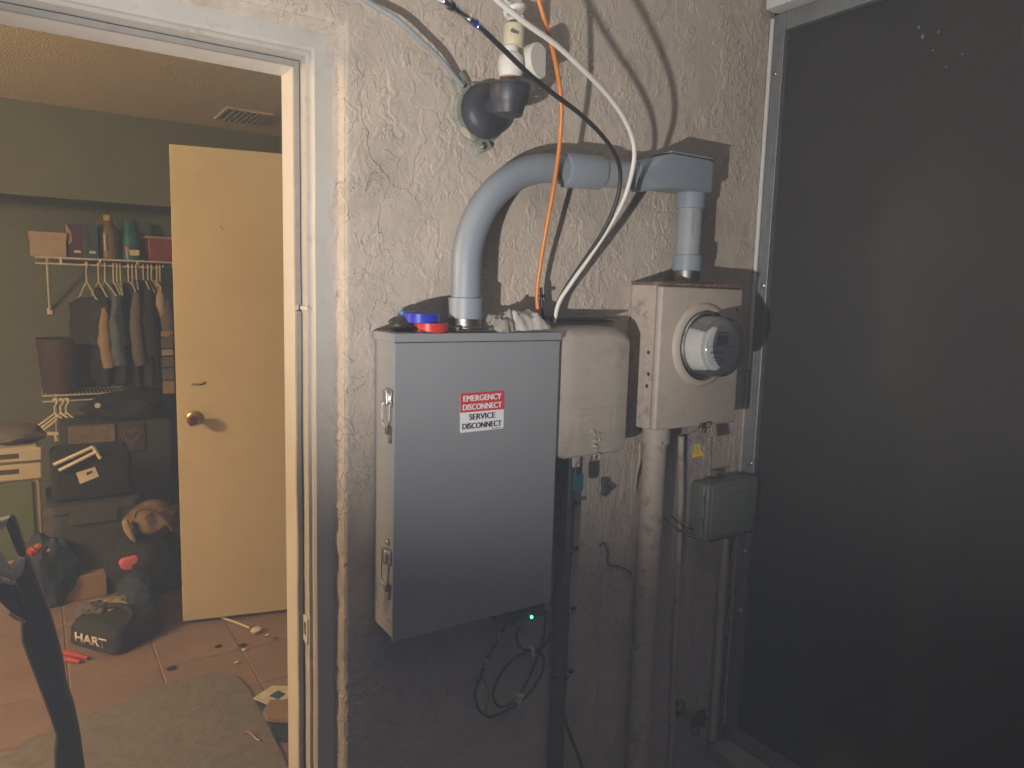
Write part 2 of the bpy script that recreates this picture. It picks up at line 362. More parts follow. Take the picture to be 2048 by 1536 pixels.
def vnoise(x, z, seed):
    rng = np.random.RandomState(seed); G = rng.rand(256, 256)
    xi = np.floor(x).astype(int); zi = np.floor(z).astype(int); fx = x-xi; fz = z-zi
    fx = fx*fx*fx*(fx*(fx*6-15)+10); fz = fz*fz*fz*(fz*(fz*6-15)+10)
    a = G[xi % 256, zi % 256]; b = G[(xi+1) % 256, zi % 256]; c = G[xi % 256, (zi+1) % 256]; d = G[(xi+1) % 256, (zi+1) % 256]
    return (a*(1-fx)+b*fx)*(1-fz)+(c*(1-fx)+d*fx)*fz
def fbm(x, z, seed, o=4, g=.5):
    s = 0; a = 1; t = 0
    for i in range(o): s = s+a*vnoise(x*2**i+i*17.3, z*2**i+i*9.1, seed+i); t += a; a *= g
    return s/t
def sstep(t): t = np.clip(t, 0, 1); return t*t*(3-2*t)
def stucco_height(x, z):
    wx = x+.035*(fbm(x*9, z*9, 3)-.5)*2+.010*(fbm(x*40, z*40, 31, 2)-.5)*2
    wz = z+.035*(fbm(x*9, z*9, 5)-.5)*2+.010*(fbm(x*40, z*40, 37, 2)-.5)*2
    h = .0025*(fbm(x*5, z*5, 50, 3)-.5)
    e = .0015
    for sc, th, seed, amp, lip, mt in ((12., .50, 60, .0013, .0005, .48), (19., .52, 80, .0011, .0005, .50), (31., .55, 100, .0009, .0004, .51), (52., .55, 140, .0007, .0003, .52), (80., .57, 170, .0005, .0003, .53)):
        F = lambda a, b: fbm(a*sc*.85, b*sc*.62, seed, 3, .45)
        f = F(wx, wz); gx = (F(wx+e, wz)-f)/e; gz = (F(wx, wz+e)-f)/e
        d = (f-th)/(np.sqrt(gx*gx+gz*gz)+1.2)
        m = sstep((fbm(x*7+3, z*7, seed+9, 3)-mt)/.10)
        h = h+m*(amp*sstep(d/.0016+.4)*np.exp(-np.maximum(d, 0)/.022)+lip*np.exp(-((d-.0010)/.0015)**2)-.0009*np.exp(-((d+.0018)/.0013)**2))
    zone = sstep((1.14-z)/.12)*sstep((x-.58)/.05)
    h = h+zone*(.0016*sstep((fbm(x*20, z*2.4, 200, 3)-.54)/.05)+.0012*sstep((fbm(x*40+4, z*6, 220, 3)-.55)/.05)-.001)
    h = h+.0007*(fbm(x*70, z*70, 120, 3)-.5)
    return h
def grid_mesh(name, x0, x1, z0, z1, step, keep=None):
    nx = int(round((x1-x0)/step))+1; nz = int(round((z1-z0)/step))+1
    X, Z = np.meshgrid(np.linspace(x0, x1, nx), np.linspace(z0, z1, nz), indexing='ij')
    H = stucco_height(X, Z)
    return X, Z, H, nx, nz
def np_object(name, V, F, m, parent=None, loc=(0, 0, 0)):
    me = bpy.data.meshes.new(name); V = V-np.array(loc)
    me.vertices.add(len(V)); me.vertices.foreach_set('co', V.astype(np.float32).ravel())
    me.loops.add(F.size); me.loops.foreach_set('vertex_index', F.astype(np.int32).ravel())
    me.polygons.add(len(F)); me.polygons.foreach_set('loop_start', np.arange(0, F.size, 4, dtype=np.int32))
    me.polygons.foreach_set('use_smooth', np.ones(len(F), bool)); me.update(calc_edges=True); me.validate()
    me.materials.append(M[m]); o = bpy.data.objects.new(name, me); COL.objects.link(o)
    o['_w'] = tuple(loc)
    if parent is not None: o.parent = parent; o.location = Vector(loc)-parent.location
    else: o.location = loc
    return o
stw = thing('stucco_wall', 'beige skip-trowel stucco wall that carries the meter and the boxes', 'wall', (.6, 0, 0))
def stucco_sheet(x0, x1, z0, z1, step):
    X, Z, H, nx, nz = grid_mesh('', x0, x1, z0, z1, step)
    # the surface rolls back where the plaster stops at the door frame
    dx = np.where(Z < ZH+.001, np.maximum(0, X-XE), 9); dz = np.where(X < XE+.001, np.maximum(0, Z-ZH), 9)
    dd = np.minimum(dx, dz); roll = .005*np.clip(1-dd/.010, 0, 1)**2
    V = np.stack([X, -H+roll, Z], -1).reshape(-1, 3)
    I = np.arange(nx*nz).reshape(nx, nz)
    F = np.stack([I[:-1, :-1], I[1:, :-1], I[1:, 1:], I[:-1, 1:]], -1).reshape(-1, 4)
    return np_object('plaster_face', V, F, 'stucco', stw, (x0, 0, z0))
stucco_sheet(XE, 1.262, 0.0, 2.55, .0025)
stucco_sheet(XL-.6, XE, ZH, 2.55, .0045)
# plaster returns to the door frame: a hand-trowelled edge
def plaster_return(along, a0, a1, fixed, sign):
    n = int((a1-a0)/.006); rows = 7; V = []; F = []
    for i in range(n+1):
        a = a0+(a1-a0)*i/n
        for k in range(rows):
            t = k/(rows-1); y = .004+t*.034
            off = .018*t**.8+.004*(mnoise.noise(Vector((a*22, t*1.5, 3)))+.6*mnoise.noise(Vector((a*70, t*3, 9))))*(1 if k else 0)+.0025*(mnoise.noise(Vector((a*140, t*9, 2))))*(1 if k else 0)
            if along == 'z': V.append((fixed-off, y-.0005*0, a))
            else: V.append((a, y, fixed-off))
    for i in range(n):
        for k in range(rows-1):
            F.append((i*rows+k, (i+1)*rows+k, (i+1)*rows+k+1, i*rows+k+1))
    np_object('plaster_return', np.array(V), np.array(F), 'stucco', stw, V[0])
plaster_return('z', 0, ZH, XE, 1); plaster_return('x', XL, XE, ZH, 1)
bm = BM(); box(bm, (XE+.002, .012, 0), (1.262, YR-.004, 2.55)); box(bm, (XL-.6, .012, ZH+.004), (XE, YR-.004, 2.55)); box(bm, (XL-.6, -.001, 0), (XL-.004, YR-.004, ZH-.004))
obj('wall_core', bm, 'stucco', stw)

def struct(name, lo, hi, m): b = BM(); box(b, lo, hi); return obj(name, b, m, kind='structure')
struct('patio_ground', (-8, -9, -.2), (6, YR, -.001), 'ground')
struct('patio_ceiling', (-3.5, -4.5, 2.535), (1.30, YR, 2.66), 'patiowhite')
# the room
flo = struct('room_floor', (XR0, YR+.001, -.2), (XW+.6, YB, -.004), 'grout')
struct('room_ceiling', (XR0, YR+.001, CEIL), (XW+.6, YB+.1, CEIL+.1), 'ceiling')
struct('wall_side', (XW, YR+.001, -.003), (XW+.1, YH+.1, CEIL-.001), 'greenwall')
struct('wall_closet_side', (XW+.2, YH+.101, -.003), (XW+.3, YB, CEIL-.001), 'greenwall')
struct('wall_closet_back', (XR0, YB+.001, -.003), (XW+.3, YB+.1, CEIL-.001), 'greenwall')
struct('wall_left', (XR0-.1, YR+.001, -.003), (XR0-.001, YB+.1, CEIL-.001), 'creamwall')
struct('closet_header', (XR0, YH, 1.957), (XW-.001, YH+.1, CEIL-.001), 'greenwall')
struct('wall_front_inside', (XR0, YR+.001, -.003), (XL-.03, YR+.02, CEIL-.001), 'creamwall')
struct('wall_front_inside_right', (-.10, YR+.001, -.003), (XW-.001, YR+.02, CEIL-.001), 'creamwall')
struct('wall_front_inside_top', (XL-.03, YR+.001, 2.0), (-.10, YR+.02, CEIL-.001), 'creamwall')
# terracotta tiles, one by one, with recessed grout
b = BM(); T = .305; box(b, (-T/2+.003, -T/2+.003, -.012), (T/2-.003, T/2-.003, 0), .0018, 1)
me = bpy.data.meshes.new('tile'); bmesh.ops.recalc_face_normals(b, faces=b.faces[:]); b.to_mesh(me); b.free(); me.materials.append(M['tile'])
tx0, ty0 = PZ(478, 1290, 0).x, PZ(478, 1300, 0).y
for i in range(-7, 5):
    for j in range(-4, 8):
        x, y = tx0+(i+.5)*T, ty0+(j+.5)*T
        if x+T/2 > XW or y-T/2 < YR or y+T/2 > YB: continue
        o = bpy.data.objects.new('tile', me); COL.objects.link(o); o.parent = flo
        o.location = Vector((x, y, random.uniform(-.0012, .0005)))-flo.location; o.rotation_euler = (random.uniform(-.002, .002), random.uniform(-.002, .002), 0)

# ================================================================== DOOR FRAME
df = thing('door_frame', 'worn white painted wooden frame round the open doorway', 'door frame', (-.14, .06, 0))
OX, OZ, OL = -.139, 1.957, XL+.075   # clear opening: right, top, left
def frame_piece(name, prof, m, side, z0=0., z1=None, wob=0, sh=(0, 0)):
    """prof: (offset outwards, y) polygon swept along one side of the doorway with mitred ends"""
    bm = BM(); rings = []
    if side == 'right':
        n = 40
        for i in range(n+1):
            t = i/n; ring = []
            for o, y in prof:
                zt = (OZ+o) if z1 is None else z1
                z = z0+(zt-z0)*t
                ring.append(bm.verts.new((OX+o+sh[0]*(1-t)+wob*mnoise.noise(Vector((z*6, o*40, 1))), y+sh[1]*(1-t)+wob*mnoise.noise(Vector((z*5, 3, o*30))), z)))
            rings.append(ring)
    elif side == 'left':
        for t in (0, 1): rings.append([bm.verts.new((OL-o, y, t*(OZ+o))) for o, y in prof])
    else:
        n = 24
        for i in range(n+1):
            t = i/n; rings.append([bm.verts.new(((OX+o)+((OL-o)-(OX+o))*t, y, OZ+o+wob*mnoise.noise(Vector((t*6, o*40, 5))))) for o, y in prof])
    for A, B in zip(rings, rings[1:]):
        for k in range(len(prof)): bm.faces.new((A[k], A[(k+1) % len(prof)], B[(k+1) % len(prof)], B[k]))
    bm.faces.new(rings[0]); bm.faces.new(rings[-1][::-1])
    return obj(name, bm, m, df)
CAS = [(.0195, .036), (.0195, .050), (.0125, .050), (.0125, .012+.09), (.075, .102), (.075, .031), (.024, .030)]
JAM = [(.0, .098), (.0, YR+.012), (.062, YR+.012), (.062, .1025), (.0122, .1025), (.0122, .098)]
GSK = [(.0086, .0925), (.0086, .0978), (.0124, .0978), (.0124, .0925)]
WST = [(-.0008, .086), (-.0008, .0975), (.0086, .0975), (.0098, .087)]
for sd in ('right', 'top', 'left'):
    frame_piece('casing', CAS, 'casing', sd, wob=.0012 if sd != 'left' else 0)
    frame_piece('jamb', JAM, 'jamb', sd)
    frame_piece('gasket', GSK, 'gap', sd)
    if sd != 'right': frame_piece('weatherstrip', WST, 'wstrip', sd, wob=.001)
zb = PY(595, 615, .09).z
frame_piece('weatherstrip', WST, 'wstrip', 'right', z0=zb+.006, wob=.001)
frame_piece('weatherstrip', WST, 'wstrip', 'right', z0=0, z1=zb-.008, wob=.0025, sh=(-.001, 0))
# painted-over strike plate and hinge leaf slot
c = PY(614, 1258, .07)
bm = BM(); box(bm, (OX+.0085, .058, c.z-.032), (OX+.0127, .088, c.z+.03), .001); wobble(bm, .0016, 60)
sp = obj('strike_plate', bm, 'jamb', df)
bm = BM(); box(bm, (OX+.0078, .066, c.z-.012), (OX+.0095, .078, c.z+.017)); obj('latch_hole', bm, 'rust', sp)
bm = BM(); box(bm, (OX+.009, .045, zb-.004), (OX+.0128, .090, zb+.004), .0005); obj('hinge_slot', bm, 'jamb', df)

# ================================================================== INSECT SCREEN
sc = thing('insect_screen', 'large dark insect screen panel in a grey aluminium frame', 'screen', (XS, -.05, 0))
zt, zbm = PY(1555, 38, -.001).z, PY(1452, 1465, -.001).z
FW = .052
def tbar(name, lo, hi, m='alum', bev=.002):
    bm = BM(); box(bm, lo, hi, bev); return obj(name, bm, m, sc)
post = tbar('frame_post', (XS-.02, -FW, zbm), (XS+.025, -.006, zt))
bm = BM()
for k in range(4): box(bm, (XS-.0215, -.046+k*.0105, zbm+.02), (XS-.0195, -.041+k*.0105, zt-.02))
obj('frame_rib', bm, 'alum', post)
tbar('frame_rail', (XS-.02, -3.2, zbm-.0), (XS+.025, -FW-.001, zbm+.045))
tbar('frame_rail', (XS-.02, -3.2, zt-.05), (XS+.025, -FW-.001, zt))
tbar('frame_post', (XS-.02, -3.26, zbm), (XS+.025, -3.201, zt))
bm = BM(); box(bm, (XS-.001, -3.2, zbm+.044), (XS+.0005, -FW+.004, zt-.049)); obj('screen_mesh', bm, 'mesh', sc)
for px, py in ((1567, 152), (1530, 571), (1507, 927), (1500, 1105), (1490, 1224)):
    p = PY(px, py, -.03) if py < 200 else PX(px, py, XS-.02)
    y = min(max(p.y, -FW+.01), -.012)
    bm = BM(); lathe(bm, [(.0065, 0), (.0065, .003), (.004, .006), (0, .007)], (XS-.02, y, p.z), (-1, 0, 0), 12)
    box(bm, (XS-.029, y-.003, p.z-.003), (XS-.0265, y+.003, p.z+.003), .0006)
    obj('screw', bm, 'zinc' if py > 200 else 'darkzinc', post, True)
for px, py, r in ((1845, 73, .007), (1838, 55, .005), (1877, 64, .004), (1866, 101, .003), (1925, 108, .003), (1892, 134, .003), (1643, 95, .002), (1667, 95, .002)):
    p = PX(px, py, XS-.002); bm = BM(); blob(bm, (XS-.0022, p.y, p.z), .0012, r*.6, r*.9, .3, 4, px % 9, 2); obj('paint_speck', bm, 'olive', sc, True)
# white painted jamb strip and head beam beside / above the screen
jb = thing('screen_jamb_strip', 'narrow painted timber strip between stucco and the screen frame', 'trim', (1.255, -.004, 0))
bm = BM(); box(bm, (1.240, -.016, zt*.55), (1.2465, -.0045, zt-.01), .001); obj('upper_strip', bm, 'whitebeam', jb)
bm = BM(); box(bm, (1.236, -.012, .1), (1.2464, -.0045, zt*.55-.004), .001); wobble(bm, .001, 30); obj('lower_strip', bm, 'painted_dirty', jb)
hb = BM(); box(hb, (1.205, -3.3, zt+.006), (1.33, -.012, zt+.19), .004); wobble(hb, .0015, 9)
tag(obj('head_beam', hb, 'whitebeam'), 'white painted head beam above the insect screen', 'beam')
bm = BM(); box(bm, (1.17, -3.3, 0), (1.40, -.012, zbm-.004), .006); tag(obj('screen_kerb', bm, 'ground'), 'low grey concrete kerb under the screen frame', 'kerb')
# what stands beyond the mesh
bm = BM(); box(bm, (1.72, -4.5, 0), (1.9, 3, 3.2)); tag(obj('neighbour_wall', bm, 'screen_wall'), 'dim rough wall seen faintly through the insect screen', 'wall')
lv = thing('louvre_panel', 'pale horizontal slats seen dimly through the top of the screen', 'louvre', (1.70, -.75, 2.0))
for k in range(7):
    bm = BM(); z = 2.20+k*.05; box(bm, (1.66, -1.5, z), (1.715, -.50, z+.05), .004); obj('slat', bm, 'whitebeam', lv)

# ================================================================== SERVICE DISCONNECT BOX
BX, BD, BZ0, BZ1 = .4231, .1175, .7457, 1.4113
ep = thing('disconnect_box', 'tall grey steel disconnect box with red and white warning sticker', 'electrical box', (BX/2, -.002, BZ0))
bm = BM(); box(bm, (.004, -.1115, BZ0+.004), (BX-.004, -.0035, BZ1-.012), .0015); obj('body', bm, 'panel', ep)
bm = BM(); box(bm, (.0005, -BD, BZ0), (BX, -.112, BZ1-.0195), .0014); cov = obj('front_cover', bm, 'panel', ep)
bm = BM(); prism(bm, [(-.003, -.0035, BZ1), (BX+.003, -.0035, BZ1), (BX+.003, -.1205, BZ1), (-.003, -.1205, BZ1)], (0, 0, -.018), .0018); obj('lid', bm, 'panel', ep)
# concentric knockouts pressed in the left side
for r in (.043, .036, .030, .0225):
    bm = BM(); tube(bm, [(.0038, -.048+r*.9*math.cos(a), .826+r*math.sin(a)) for a in [2*math.pi*k/40 for k in range(40)]], .0011, 6, True); obj('knockout_ring', bm, 'panel', ep, True)
bm = BM(); box(bm, (.0025, -.098, .783), (.0045, -.086, .7845), .0002); obj('slot', bm, 'gap', ep)
def latch(v0, nm):
    """spring latch on the left side: rolled keeper, wire bail, hook clip"""
    z = PX(776, v0+12, 0).z
    bm = BM(); box(bm, (-.0105, -.101, z-.016), (.003, -.078, z+.016), .003, 3); box(bm, (-.004, -.113, z-.016), (.0035, -.1005, z+.016), .001)
    L = obj(nm, bm, 'zinc', ep, True)
    for dz in (-.009, .009):
        bm = BM(); lathe(bm, [(.003, 0), (.003, .002), (0, .0032)], (-.004, -.107, z+dz), (-1, 0, 0), 10); obj('rivet', bm, 'zinc', L, True)
    bm = BM(); tube(bm, spline([(-.010, -.080, z-.012), (-.010, -.080, z-.045), (-.009, -.084, z-.056), (-.007, -.094, z-.062), (-.006, -.102, z-.058), (-.005, -.106, z-.045), (-.004, -.106, z-.012)], 6), .0022, 8)
    obj('wire_bail', bm, 'zinc', L, True)
    bm = BM(); box(bm, (-.008, -.100, z-.078), (.0035, -.088, z-.062), .002); box(bm, (-.001, -.099, z-.098), (.0035, -.090, z-.076), .0008); obj('hook_clip', bm, 'darkzinc', L, True)
latch(782, 'latch'); latch(1100, 'latch')
c = PX(774, 1084, 0)
bm = BM(); lathe(bm, [(.0065, 0), (.0065, .004), (.004, .007), (0, .008)], (.004, c.y, c.z), (-1, 0, 0), 12); obj('bolt', bm, 'darkzinc', ep, True)
c = PX(778, 728, 0)
bm = BM(); lathe(bm, [(.0035, 0), (.0033, .001), (0, .0014)], (.004, c.y, c.z), (-1, 0, 0), 12); obj('rivet', bm, 'panel', ep, True)
# sticker with its lettering
sx0, sx1, sz0, sz1 = .1565, .2700, 1.1925, 1.2800; szm = (sz0+sz1)/2+.001; YF = -BD
tilt = Matrix.Translation(Vector((.213, 0, 1.236))) @ Matrix.Rotation(rad(-.6), 4, 'Y') @ Matrix.Translation(-Vector((.213, 0, 1.236)))
bm = BM(); prism(bm, rrect(sx0, sx1, sz0, sz1, .004, YF), (0, -.0005, 0)); bm.transform(tilt); stk = obj('sticker', bm, 'sticker_white', ep, label='red and white emergency disconnect sticker')
bm = BM(); pts = [p for p in rrect(sx0, sx1, szm-.02, sz1, .004, YF-.0007) if p.z >= szm]; pts = [Vector((sx0, YF-.0007, szm))]+[] if not pts else pts
pp = rrect(sx0, sx1, szm-.02, sz1, .004, YF-.0007)[:12]; pp = pp+[Vector((sx0, YF-.0007, szm)), Vector((sx1, YF-.0007, szm))]
prism(bm, pp, (0, -.0003, 0)); bm.transform(tilt); obj('red_field', bm, 'sticker_red', stk)
for s, zz, wd, m in (('EMERGENCY', 1.2615, .098, 'sticker_white'), ('DISCONNECT', 1.2420, .100, 'sticker_white'), ('SERVICE', 1.2195, .067, 'ink'), ('DISCONNECT', 1.1995, .101, 'ink')):
    b = BM()
    for q_ in range(5): merge(b, text_bm(s, .0185, (.2132+(q_-2)*.00042, YF-.0004-q_*.00002, zz), (1, 0, 0), (0, 0, 1), .0006, 'CENTER', target_w=wd))
    b.transform(tilt); obj('lettering', b, m, stk)
b = BM(); box(b, (.238, YF-.0008, 1.1945), (.262, YF-.0006, 1.1958)); b.transform(tilt); obj('small_print', b, 'ink', stk)

# ================================================================== GREY CONDUIT RUN
RP = .0335; CY = -.060; CX = .198; ZC = 1.795; MXC = .893
cr = thing('conduit_run', 'thick grey PVC conduit bending from the disconnect box over to the meter', 'conduit', (CX, CY, BZ1))
bm = BM(); box(bm, (CX-.05, CY-.046, BZ1+.0005), (CX+.05, CY+.046, BZ1+.005), .002); fl = obj('hub_flange', bm, 'darkzinc', cr)
bm = BM(); lathe(bm, [(.041, .004), (.041, .010), (.0365, .013), (.0365, .034)], (CX, CY, BZ1), (0, 0, 1), 32); obj('hub_ring', bm, 'darkzinc', fl, True)
for dx in (-.041, .041):
    for dy in (-.037, .037):
        bm = BM(); lathe(bm, [(.006, .005), (.006, .009), (.0035, .011), (0, .0115)], (CX+dx, CY+dy, BZ1), (0, 0, 1), 8); obj('bolt', bm, 'zinc', fl, True)
bm = BM(); lathe(bm, [(.036, 1.440), (.0395, 1.441), (.0395, 1.486), (.0345, 1.4875), (.0345, 1.48)], (CX, CY, 0), (0, 0, 1), 40); obj('coupling', bm, 'pvc', cr, True)
RB = .238; cz0 = ZC-RB; pts = [Vector((CX, CY, 1.484)), Vector((CX, CY, 1.52))]
pts += [Vector((CX+RB-RB*math.cos(a), CY, cz0+RB*math.sin(a))) for a in [math.pi/2*k/28 for k in range(29)]]
pts += [Vector((.470, CY, ZC))]
bm = BM(); tube(bm, pts, RP, 36); obj('elbow', bm, 'pvc', cr, True)
hd = Vector((.713-.455, 0, .012)).normalized(); h0 = Vector((.455, CY, ZC))
bm = BM(); lathe(bm, [(.0338, .0), (.0385, .0005), (.0395, .003), (.0405, .006), (.0405, .1), (.0395, .112), (.0345, .114)], h0, hd, 40); obj('coupling', bm, 'pvc', cr, True)
bm = BM(); tube(bm, [h0+hd*.10, h0+hd*.285], RP, 36); obj('straight_pipe', bm, 'pvc2', cr, True)
# pulling elbow (box shaped conduit body with a lid on top)
bm = BM(); ly0, ly1 = -.102, -.018; lz0, lz1 = 1.782, 1.868; lx1 = .931
secs = [(.676, .0385, 1), (.700, .0395, 1), (.722, .041, .55), (.745, .0425, .22), (.775, .043, .12), (.915, .043, .12), (.929, .040, .15), (lx1, .037, .2)]
rings = []
for x, hs, rr in secs:
    ring = []; cyy = (ly0+ly1)/2; czz = 1.806+(.825-.806)*min(1, max(0, (x-.70)/.07))
    r = hs*rr
    for q, a0 in ((0, 0), (1, 90), (2, 180), (3, 270)):
        sgx = (1, -1, -1, 1)[q]; sgz = (1, 1, -1, -1)[q]
        for k in range(9):
            a = rad(a0+90*k/8); ring.append(bm.verts.new((x, cyy+sgx*(hs-r)+r*math.cos(a), czz+sgz*(hs-r)+r*math.sin(a))))
    rings.append(ring)
for A, B in zip(rings, rings[1:]):
    for k in range(36): bm.faces.new((A[k], A[(k+1) % 36], B[(k+1) % 36], B[k]))
bm.faces.new(rings[0]); bm.faces.new(rings[-1][::-1])
lb = obj('conduit_body', bm, 'pvc', cr, True)
bm = BM(); box(bm, (.775, ly0+.0015, 1.8675), (.9295, ly1-.002, 1.8703)); obj('gasket', bm, 'gap', lb)
bm = BM(); prism(bm, [(.772, ly0+.0005, 1.8702), (.931, ly0+.0005, 1.8702), (.931, ly1-.001, 1.8702), (.772, ly1-.001, 1.8702)], (0, 0, .004), .0016); obj('lid', bm, 'pvc', lb)
for x, y in ((.775, -.09), (.92, -.09)):
    bm = BM(); lathe(bm, [(.004, 0), (.003, .002), (0, .003)], (x+.004, y, 1.8742), (0, 0, 1), 10); obj('screw', bm, 'zinc', lb, True)
bm = BM(); lathe(bm, [(.036, 1.783), (.0395, 1.782), (.0385, 1.742), (.0345, 1.741)], (MXC, CY, 0), (0, 0, 1), 36); obj('coupling', bm, 'pvc', cr, True)
bm = BM(); tube(bm, [(MXC, CY, 1.60), (MXC, CY, 1.76)], RP, 36); obj('straight_pipe', bm, 'pvc2', cr, True)
b = text_bm('2-1/2 SCH 40 PVC', .0085, (MXC-.020, CY-RP*.84, 1.735), (0, 0, -1), (.82, -.57, 0), .0004, 'LEFT'); obj('pipe_print', b, 'meterink', cr)
bm = BM(); lathe(bm, [(.0345, 1.617), (.0395, 1.616), (.0395, 1.575), (.036, 1.574)], (MXC, CY, 0), (0, 0, 1), 36); obj('coupling', bm, 'pvc', cr, True)
MZ1 = 1.5364
bm = BM(); lathe(bm, [(.052, MZ1+.004), (.052, MZ1+.008), (.0365, MZ1+.010), (.0365, MZ1+.04)], (MXC, CY, 0), (0, 0, 1), 36); box(bm, (MXC-.06, CY-.045, MZ1+.0045), (MXC+.06, CY+.045, MZ1+.0075), .001); obj('hub_flange', bm, 'darkzinc', cr, True)

# ================================================================== METER BOX AND METER
MX0, MX1, MZ0, MD = .7472, 1.067, 1.1474, .1164
mb = thing('meter_box', 'beige painted steel meter box with rusty top edge and round meter opening', 'meter box', ((MX0+MX1)/2, -.002, MZ0))
bm = BM(); box(bm, (MX0, -.094, MZ0+.001), (MX1, -.0035, MZ1-.004), .0012); obj('body', bm, 'painted_dirty', mb)
bm = BM(); box(bm, (MX0+.001, -MD, MZ0), (MX1-.001, -.0955, MZ1-.006), .007, 3); obj('front_cover', bm, 'painted', mb, True)
bm = BM(); box(bm, (MX0-.002, -.119, MZ1-.005), (MX1+.002, -.0035, MZ1+.004), .0015); wobble(bm, .001, 60); obj('top_flange', bm, 'rust', mb)
MC = Vector((.911, -MD, 1.374))
bm = BM(); lathe(bm, [(.116, -.001), (.115, .003), (.108, .009), (.1, .012), (.0965, .011), (.0955, .003), (.0955, -.001)], MC, (0, -1, 0), 56); obj('raised_rim', bm, 'painted', mb, True)
for k, (uu, vv) in enumerate(((1297, 705), (1297, 748), (1294, 772))):
    p = PX(uu, vv, MX0); bm = BM(); lathe(bm, [(.0055, 0), (.005, .0012), (.002, .0005), (0, .0004)], (MX0, min(p.y, -.02), p.z), (-1, 0, 0), 12); obj('screw', bm, 'darkzinc', mb, True)
for r in (.033, .026, .018):
    bm = BM(); tube(bm, [(MX0-.0002, -.05+r*.9*math.cos(a), 1.245+r*math.sin(a)) for a in [2*math.pi*k/32 for k in range(32)]], .0011, 6, True); obj('knockout_ring', bm, 'painted_dirty', mb, True)
p = PY(1405, 852, -MD)
bm = BM(); box(bm, (p.x-.012, -MD-.006, p.z-.006), (p.x+.008, -MD+.002, p.z+.009), .0015); box(bm, (p.x-.003, -MD-.010, p.z-.018), (p.x+.006, -MD-.001, p.z-.004), .0015)
ha = obj('hasp', bm, 'darkzinc', mb)
bm = BM(); tube(bm, spline([(p.x+.004, -MD-.004, p.z+.008), (p.x+.02, -MD-.005, p.z+.010), (p.x+.028, -MD-.005, p.z+.004), (p.x+.022, -MD-.004, p.z-.004), (p.x+.006, -MD-.004, p.z-.003)], 5), .0016, 6); obj('loop', bm, 'darkzinc', ha, True)
p2 = PY(1474, 620, -MD); bm = BM(); lathe(bm, [(.005, 0), (.0045, .0008), (0, .001)], (min(p2.x, MX1-.012), -MD, p2.z), (0, -1, 0), 10); obj('rust_spot', bm, 'rust', mb)

em = thing('electric_meter', 'round electric meter with clear cover and small dark display', 'electric meter', (MC.x, -MD, MC.z-.09))
bm = BM(); lathe(bm, [(.0895, .002), (.0915, .004), (.0915, .010), (.088, .013), (.085, .013), (.085, .002)], MC, (0, -1, 0), 56); obj('retaining_ring', bm, 'zinc', em, True)
bm = BM(); lathe(bm, [(0, .001), (.078, .001), (.078, .060), (.0765, .064), (.066, .066), (0, .066)], MC, (0, -1, 0), 48); obj('drum', bm, 'meterbody', em, True)
bm = BM(); lathe(bm, [(0, .0662), (.063, .0662), (.063, .0678), (0, .0682)], MC, (0, -1, 0), 48); fc = obj('face_plate', bm, 'meterface', em, True)
yf = -MD-.0685
def fbox(nm, x0, x1, z0, z1, m, d=.0006): bm = BM(); box(bm, (MC.x+x0, yf-d, MC.z+z0), (MC.x+x1, yf+.0004, MC.z+z1)); obj(nm, bm, m, fc)
fbox('display', -.020, .022, .006, .030, 'lcd', .0012)
fbox('print_line', -.017, .018, .036, .040, 'meterink'); fbox('print_line', -.058, .055, .0015, .0025, 'meterink')
fbox('bar_code', -.042, .012, -.017, -.011, 'meterink'); fbox('print_line', -.035, .004, -.030, -.0275, 'meterink')
fbox('print_line', -.030, .010, -.036, -.0345, 'meterink'); fbox('print_line', -.016, .002, -.046, -.0425, 'meterink')
bm = BM()
lathe(bm, [(.0845, .010), (.0825, .013), (.0800, .070), (.0775, .080), (.070, .0865), (.0, .0885)], MC, (0, -1, 0), 64)
for f in [f for f in bm.faces if len(f.verts) > 4]: bm.faces.remove(f)
obj('glass_cover', bm, 'glass', em, True)

# yellow warning tag hanging from the meter hasp
yt = PY(1396, 900, -.155); tg = thing('warning_tag', 'small yellow and clear warning tag hanging below the meter box', 'tag', (yt.x, -.155, yt.z-.02))
c4 = [PY(u, v, -.155) for u, v in ((1381, 889), (1402, 884), (1412, 912), (1385, 917))]
bm = BM(); prism(bm, c4, (0, .001, 0)); obj('backing', bm, 'tagclear', tg)
bm = BM(); prism(bm, [PY(u, v, -.1553) for u, v in ((1391, 889), (1398, 888), (1400, 895), (1408, 908), (1410, 909.5), (1409, 911.5), (1384, 914.5), (1385, 911), (1386, 907))], (0, -.0007, 0)); tri = obj('yellow_print', bm, 'tagyellow', tg)
for a, b2 in (((1391, 899), (1387.5, 906)), ((1400, 897), (1405, 903))):
    bm = BM(); tube(bm, [PY(*a, -.1562), PY(*b2, -.1562)], .0005, 5); obj('print_line', bm, 'ink', tri)
for k in range(4):
    bm = BM(); q = PY(1394.5+k*.3, 893.5+k*4, -.1562); box(bm, (q.x-.0022, q.y-.0003, q.z-.0011), (q.x+.0022, q.y+.0002, q.z+.0011)); obj('print_line', bm, 'ink', tri)
bm = BM(); tube(bm, spline([PY(1384, 889, -.155), PY(1376, 872, -.145), PY(1380, 865, -.132), PY(1396, 861, -.124)], 6), .0008, 6); obj('wire', bm, 'zinc', tg, True)
bm = BM(); tube(bm, spline([PY(1402, 885, -.155), PY(1402, 872, -.14), PY(1400, 862, -.124)], 6), .0006, 6); obj('wire', bm, 'zinc', tg, True)

